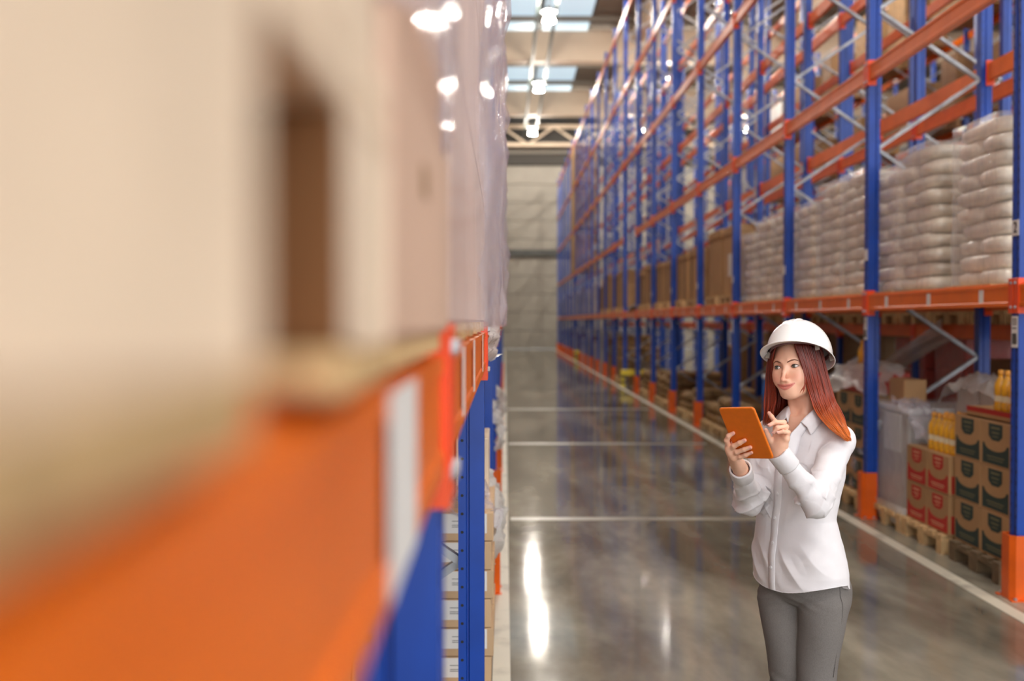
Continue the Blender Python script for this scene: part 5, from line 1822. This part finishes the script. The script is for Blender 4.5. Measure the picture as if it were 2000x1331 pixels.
for ang in (R(62), R(118), R(-62), R(-118)):
    a0_, b0_ = rim(ang)
    p = G(a0_ * 0.93, b0_ * 0.93, 0.004); q = G(a0_ * 0.97, b0_ * 0.97, -0.018)
    MB().bar(tuple(p), tuple(q), .014, .005, up=tuple(gf)).build('suspension_clip', hat_in, hat)

# ---- hair
hairm = vcol_mat('hair', 0.33, spec=0.5)
rh = random.Random(11)
def scalp(ang, c, off):
    """point outside the skull; ang measured from the face towards her left"""
    k = math.sqrt(max(0.02, 1 - ((c - .03) / .098) ** 2)) if c > .03 else 1.0
    w_ = 1.0 if c > -0.02 else 1.0 + (-.02 - c) * 0.6
    return H((.073 * k + off) * math.sin(ang) * w_, (.090 * k + off) * math.cos(ang) - .014, c)
def bez(P, n):
    """Catmull-Rom through the points P"""
    P = [np.asarray(p, float) for p in P]
    Q = [2 * P[0] - P[1]] + P + [2 * P[-1] - P[-2]]
    out = []
    seg = len(P) - 1
    for i in range(n):
        s = i / (n - 1) * seg
        k = min(int(s), seg - 1); t = s - k
        p0, p1, p2, p3 = Q[k:k + 4]
        out.append(0.5 * ((2 * p1) + (-p0 + p2) * t + (2 * p0 - 5 * p1 + 4 * p2 - p3) * t * t + (-p0 + 3 * p1 - 3 * p2 + p3) * t ** 3))
    return out
def lerpP(A_, B_, u):
    return [J(a[0] + (b[0] - a[0]) * u, a[1] + (b[1] - a[1]) * u, a[2] + (b[2] - a[2]) * u) for a, b in zip(A_, B_)]
LI = [(1551, 664, -.085), (1559, 688, -.096), (1568.5, 714, -.100), (1574.5, 738, -.098), (1580, 760, -.088), (1586, 780, -.085), (1594, 800, -.100), (1605, 818, -.135), (1621, 835, -.180), (1639, 850, -.200), (1655, 860, -.208)]
LO = [(1606, 672, -.030), (1612, 700, -.022), (1617, 722, -.018), (1622.5, 743, -.018), (1628, 763, -.022), (1634, 782, -.034), (1641, 800, -.070), (1649, 818, -.115), (1656, 834, -.155), (1661.5, 848, -.178), (1663, 860, -.190)]
def left_guide(u, dep):
    """her left side: u 0 = by the face, 1 = back; dep 0 outer .. 1 inner"""
    P = lerpP(LI, LO, u)
    bul = -0.016 * math.sin(math.pi * min(1, u * 1.05))
    return [p + np.array([0.003 * dep, bul * (1 - 0.5 * i / 10) + .022 * dep * (1 - 0.6 * i / 10), 0]) for i, p in enumerate(P)]
RI = [(1521, 668, -.055), (1512.5, 690, -.038), (1510.5, 712, -.020), (1511.5, 735, -.008), (1514.5, 757, .0), (1517, 780, .008), (1513, 805, .012), (1509, 829, .015)]
RO = [(1508, 676, .030), (1502.5, 698, .040), (1499.5, 720, .045), (1498, 742, .046), (1496.5, 765, .046), (1495, 788, .046), (1494, 810, .046), (1493, 831, .046)]
def right_guide(u, dep):
    P = lerpP(RI, RO, u)
    return [p + np.array([0.004 * dep, .024 * dep, 0]) for p in P]
def back_guide(u, dep):
    ang = R(130 + 105 * u); off = .013 - .008 * dep
    p = [scalp(ang, .078, off), scalp(ang, .04, off), scalp(ang, -.01, off), scalp(ang, -.06, off + .002)]
    b0_ = TP(0.09 - 0.18 * u, -0.105, 1.40)
    p += [b0_ + np.array([0, 0, .03]), TP(0.09 - 0.18 * u, -0.125, 1.33), TP(0.085 - 0.17 * u, -0.130, 1.24)]
    return p
def nape_guide(u, dep):
    """hair behind the neck on her right, seen dark between jaw and collar"""
    A_ = [(1512, 700, .06), (1513, 730, .06), (1515, 760, .06), (1515, 785, .062), (1513, 808, .065), (1511, 826, .07)]
    B_ = [(1556, 700, .075), (1556, 730, .08), (1556, 760, .085), (1555, 785, .09), (1553, 808, .10), (1552, 826, .12)]
    return [p + np.array([0, .015 * dep, 0]) for p in lerpP(A_, B_, u)]
C0, C1, C2 = np.array(lin((98, 30, 22))), np.array(lin((146, 52, 24))), np.array(lin((216, 112, 26)))
def hcol(t, j):
    c = C0 + (C1 - C0) * min(1, t / 0.55) if t < 0.55 else C1 + (C2 - C1) * min(1, (t - 0.55) / 0.42)
    return np.clip(c * j, 0, 1)
hm = MB(); hcols = []
def lock(P, r0, n=18, sides=6, tcol=1.0, jit=1.0):
    pts = bez(P, n)
    rad = [r0 * (0.75 + 0.25 * math.sin(math.pi * i / (n - 1))) * (1 if i < n - 5 else max(0.12, (n - 1 - i) / 5)) for i in range(n)]
    c0 = len(hm.v)
    hm.tube([tuple(p) for p in pts], rad, sides, flat=0.6, upv=tuple((np.asarray(pts[n // 2]) - (HC - hu * 0.05)) * np.array([1, 1, 0.2])))
    for i in range(n):
        for k in range(sides):
            hcols.append(hcol(i / (n - 1) * tcol, jit))
for (gd, cnt, tcol) in ((left_guide, 330, 1.0), (right_guide, 190, 0.62), (nape_guide, 90, 0.4), (back_guide, 130, 0.8)):
    for q in range(cnt):
        u = (q + 0.5) / cnt + rh.uniform(-0.02, 0.02); u = min(1, max(0, u))
        dep = rh.random()
        P = gd(u, dep)
        P = [np.asarray(p) + np.array([rh.gauss(0, 1), rh.gauss(0, 1), 0]) * (0.0005 + 0.0013 * (i / len(P)) ** 1.5) for i, p in enumerate(P)]
        P[-1] = P[-1] + np.array([rh.uniform(-.005, .005), rh.uniform(-.003, .003), rh.uniform(-.006, .006)])
        lock(P, rh.uniform(.0026, .0042), n=22, tcol=tcol, jit=rh.uniform(0.6, 1.35))
# a few loose face-framing strands
for (x, y) in ((1563.5, 769), (1565.5, 765), (1568, 770), (1567, 762)):
    P = [J(1560, 690, -.100), J(1568, 712, -.106), J(1573.5, 735, -.108), J(1573.5, 752, -.107), J(x + 3, (y + 752) / 2 + 3, -.106), J(x, y, -.103)]
    lock(P, .0024, tcol=0.7, jit=1.1)
hme = hm.mesh('hair', hairm)
ca = hme.color_attributes.new('Col', 'FLOAT_COLOR', 'POINT')
ca.data.foreach_set('color', np.array([(*c, 1) for c in hcols], dtype=F32).ravel())
hair = put('hair', hme, person)
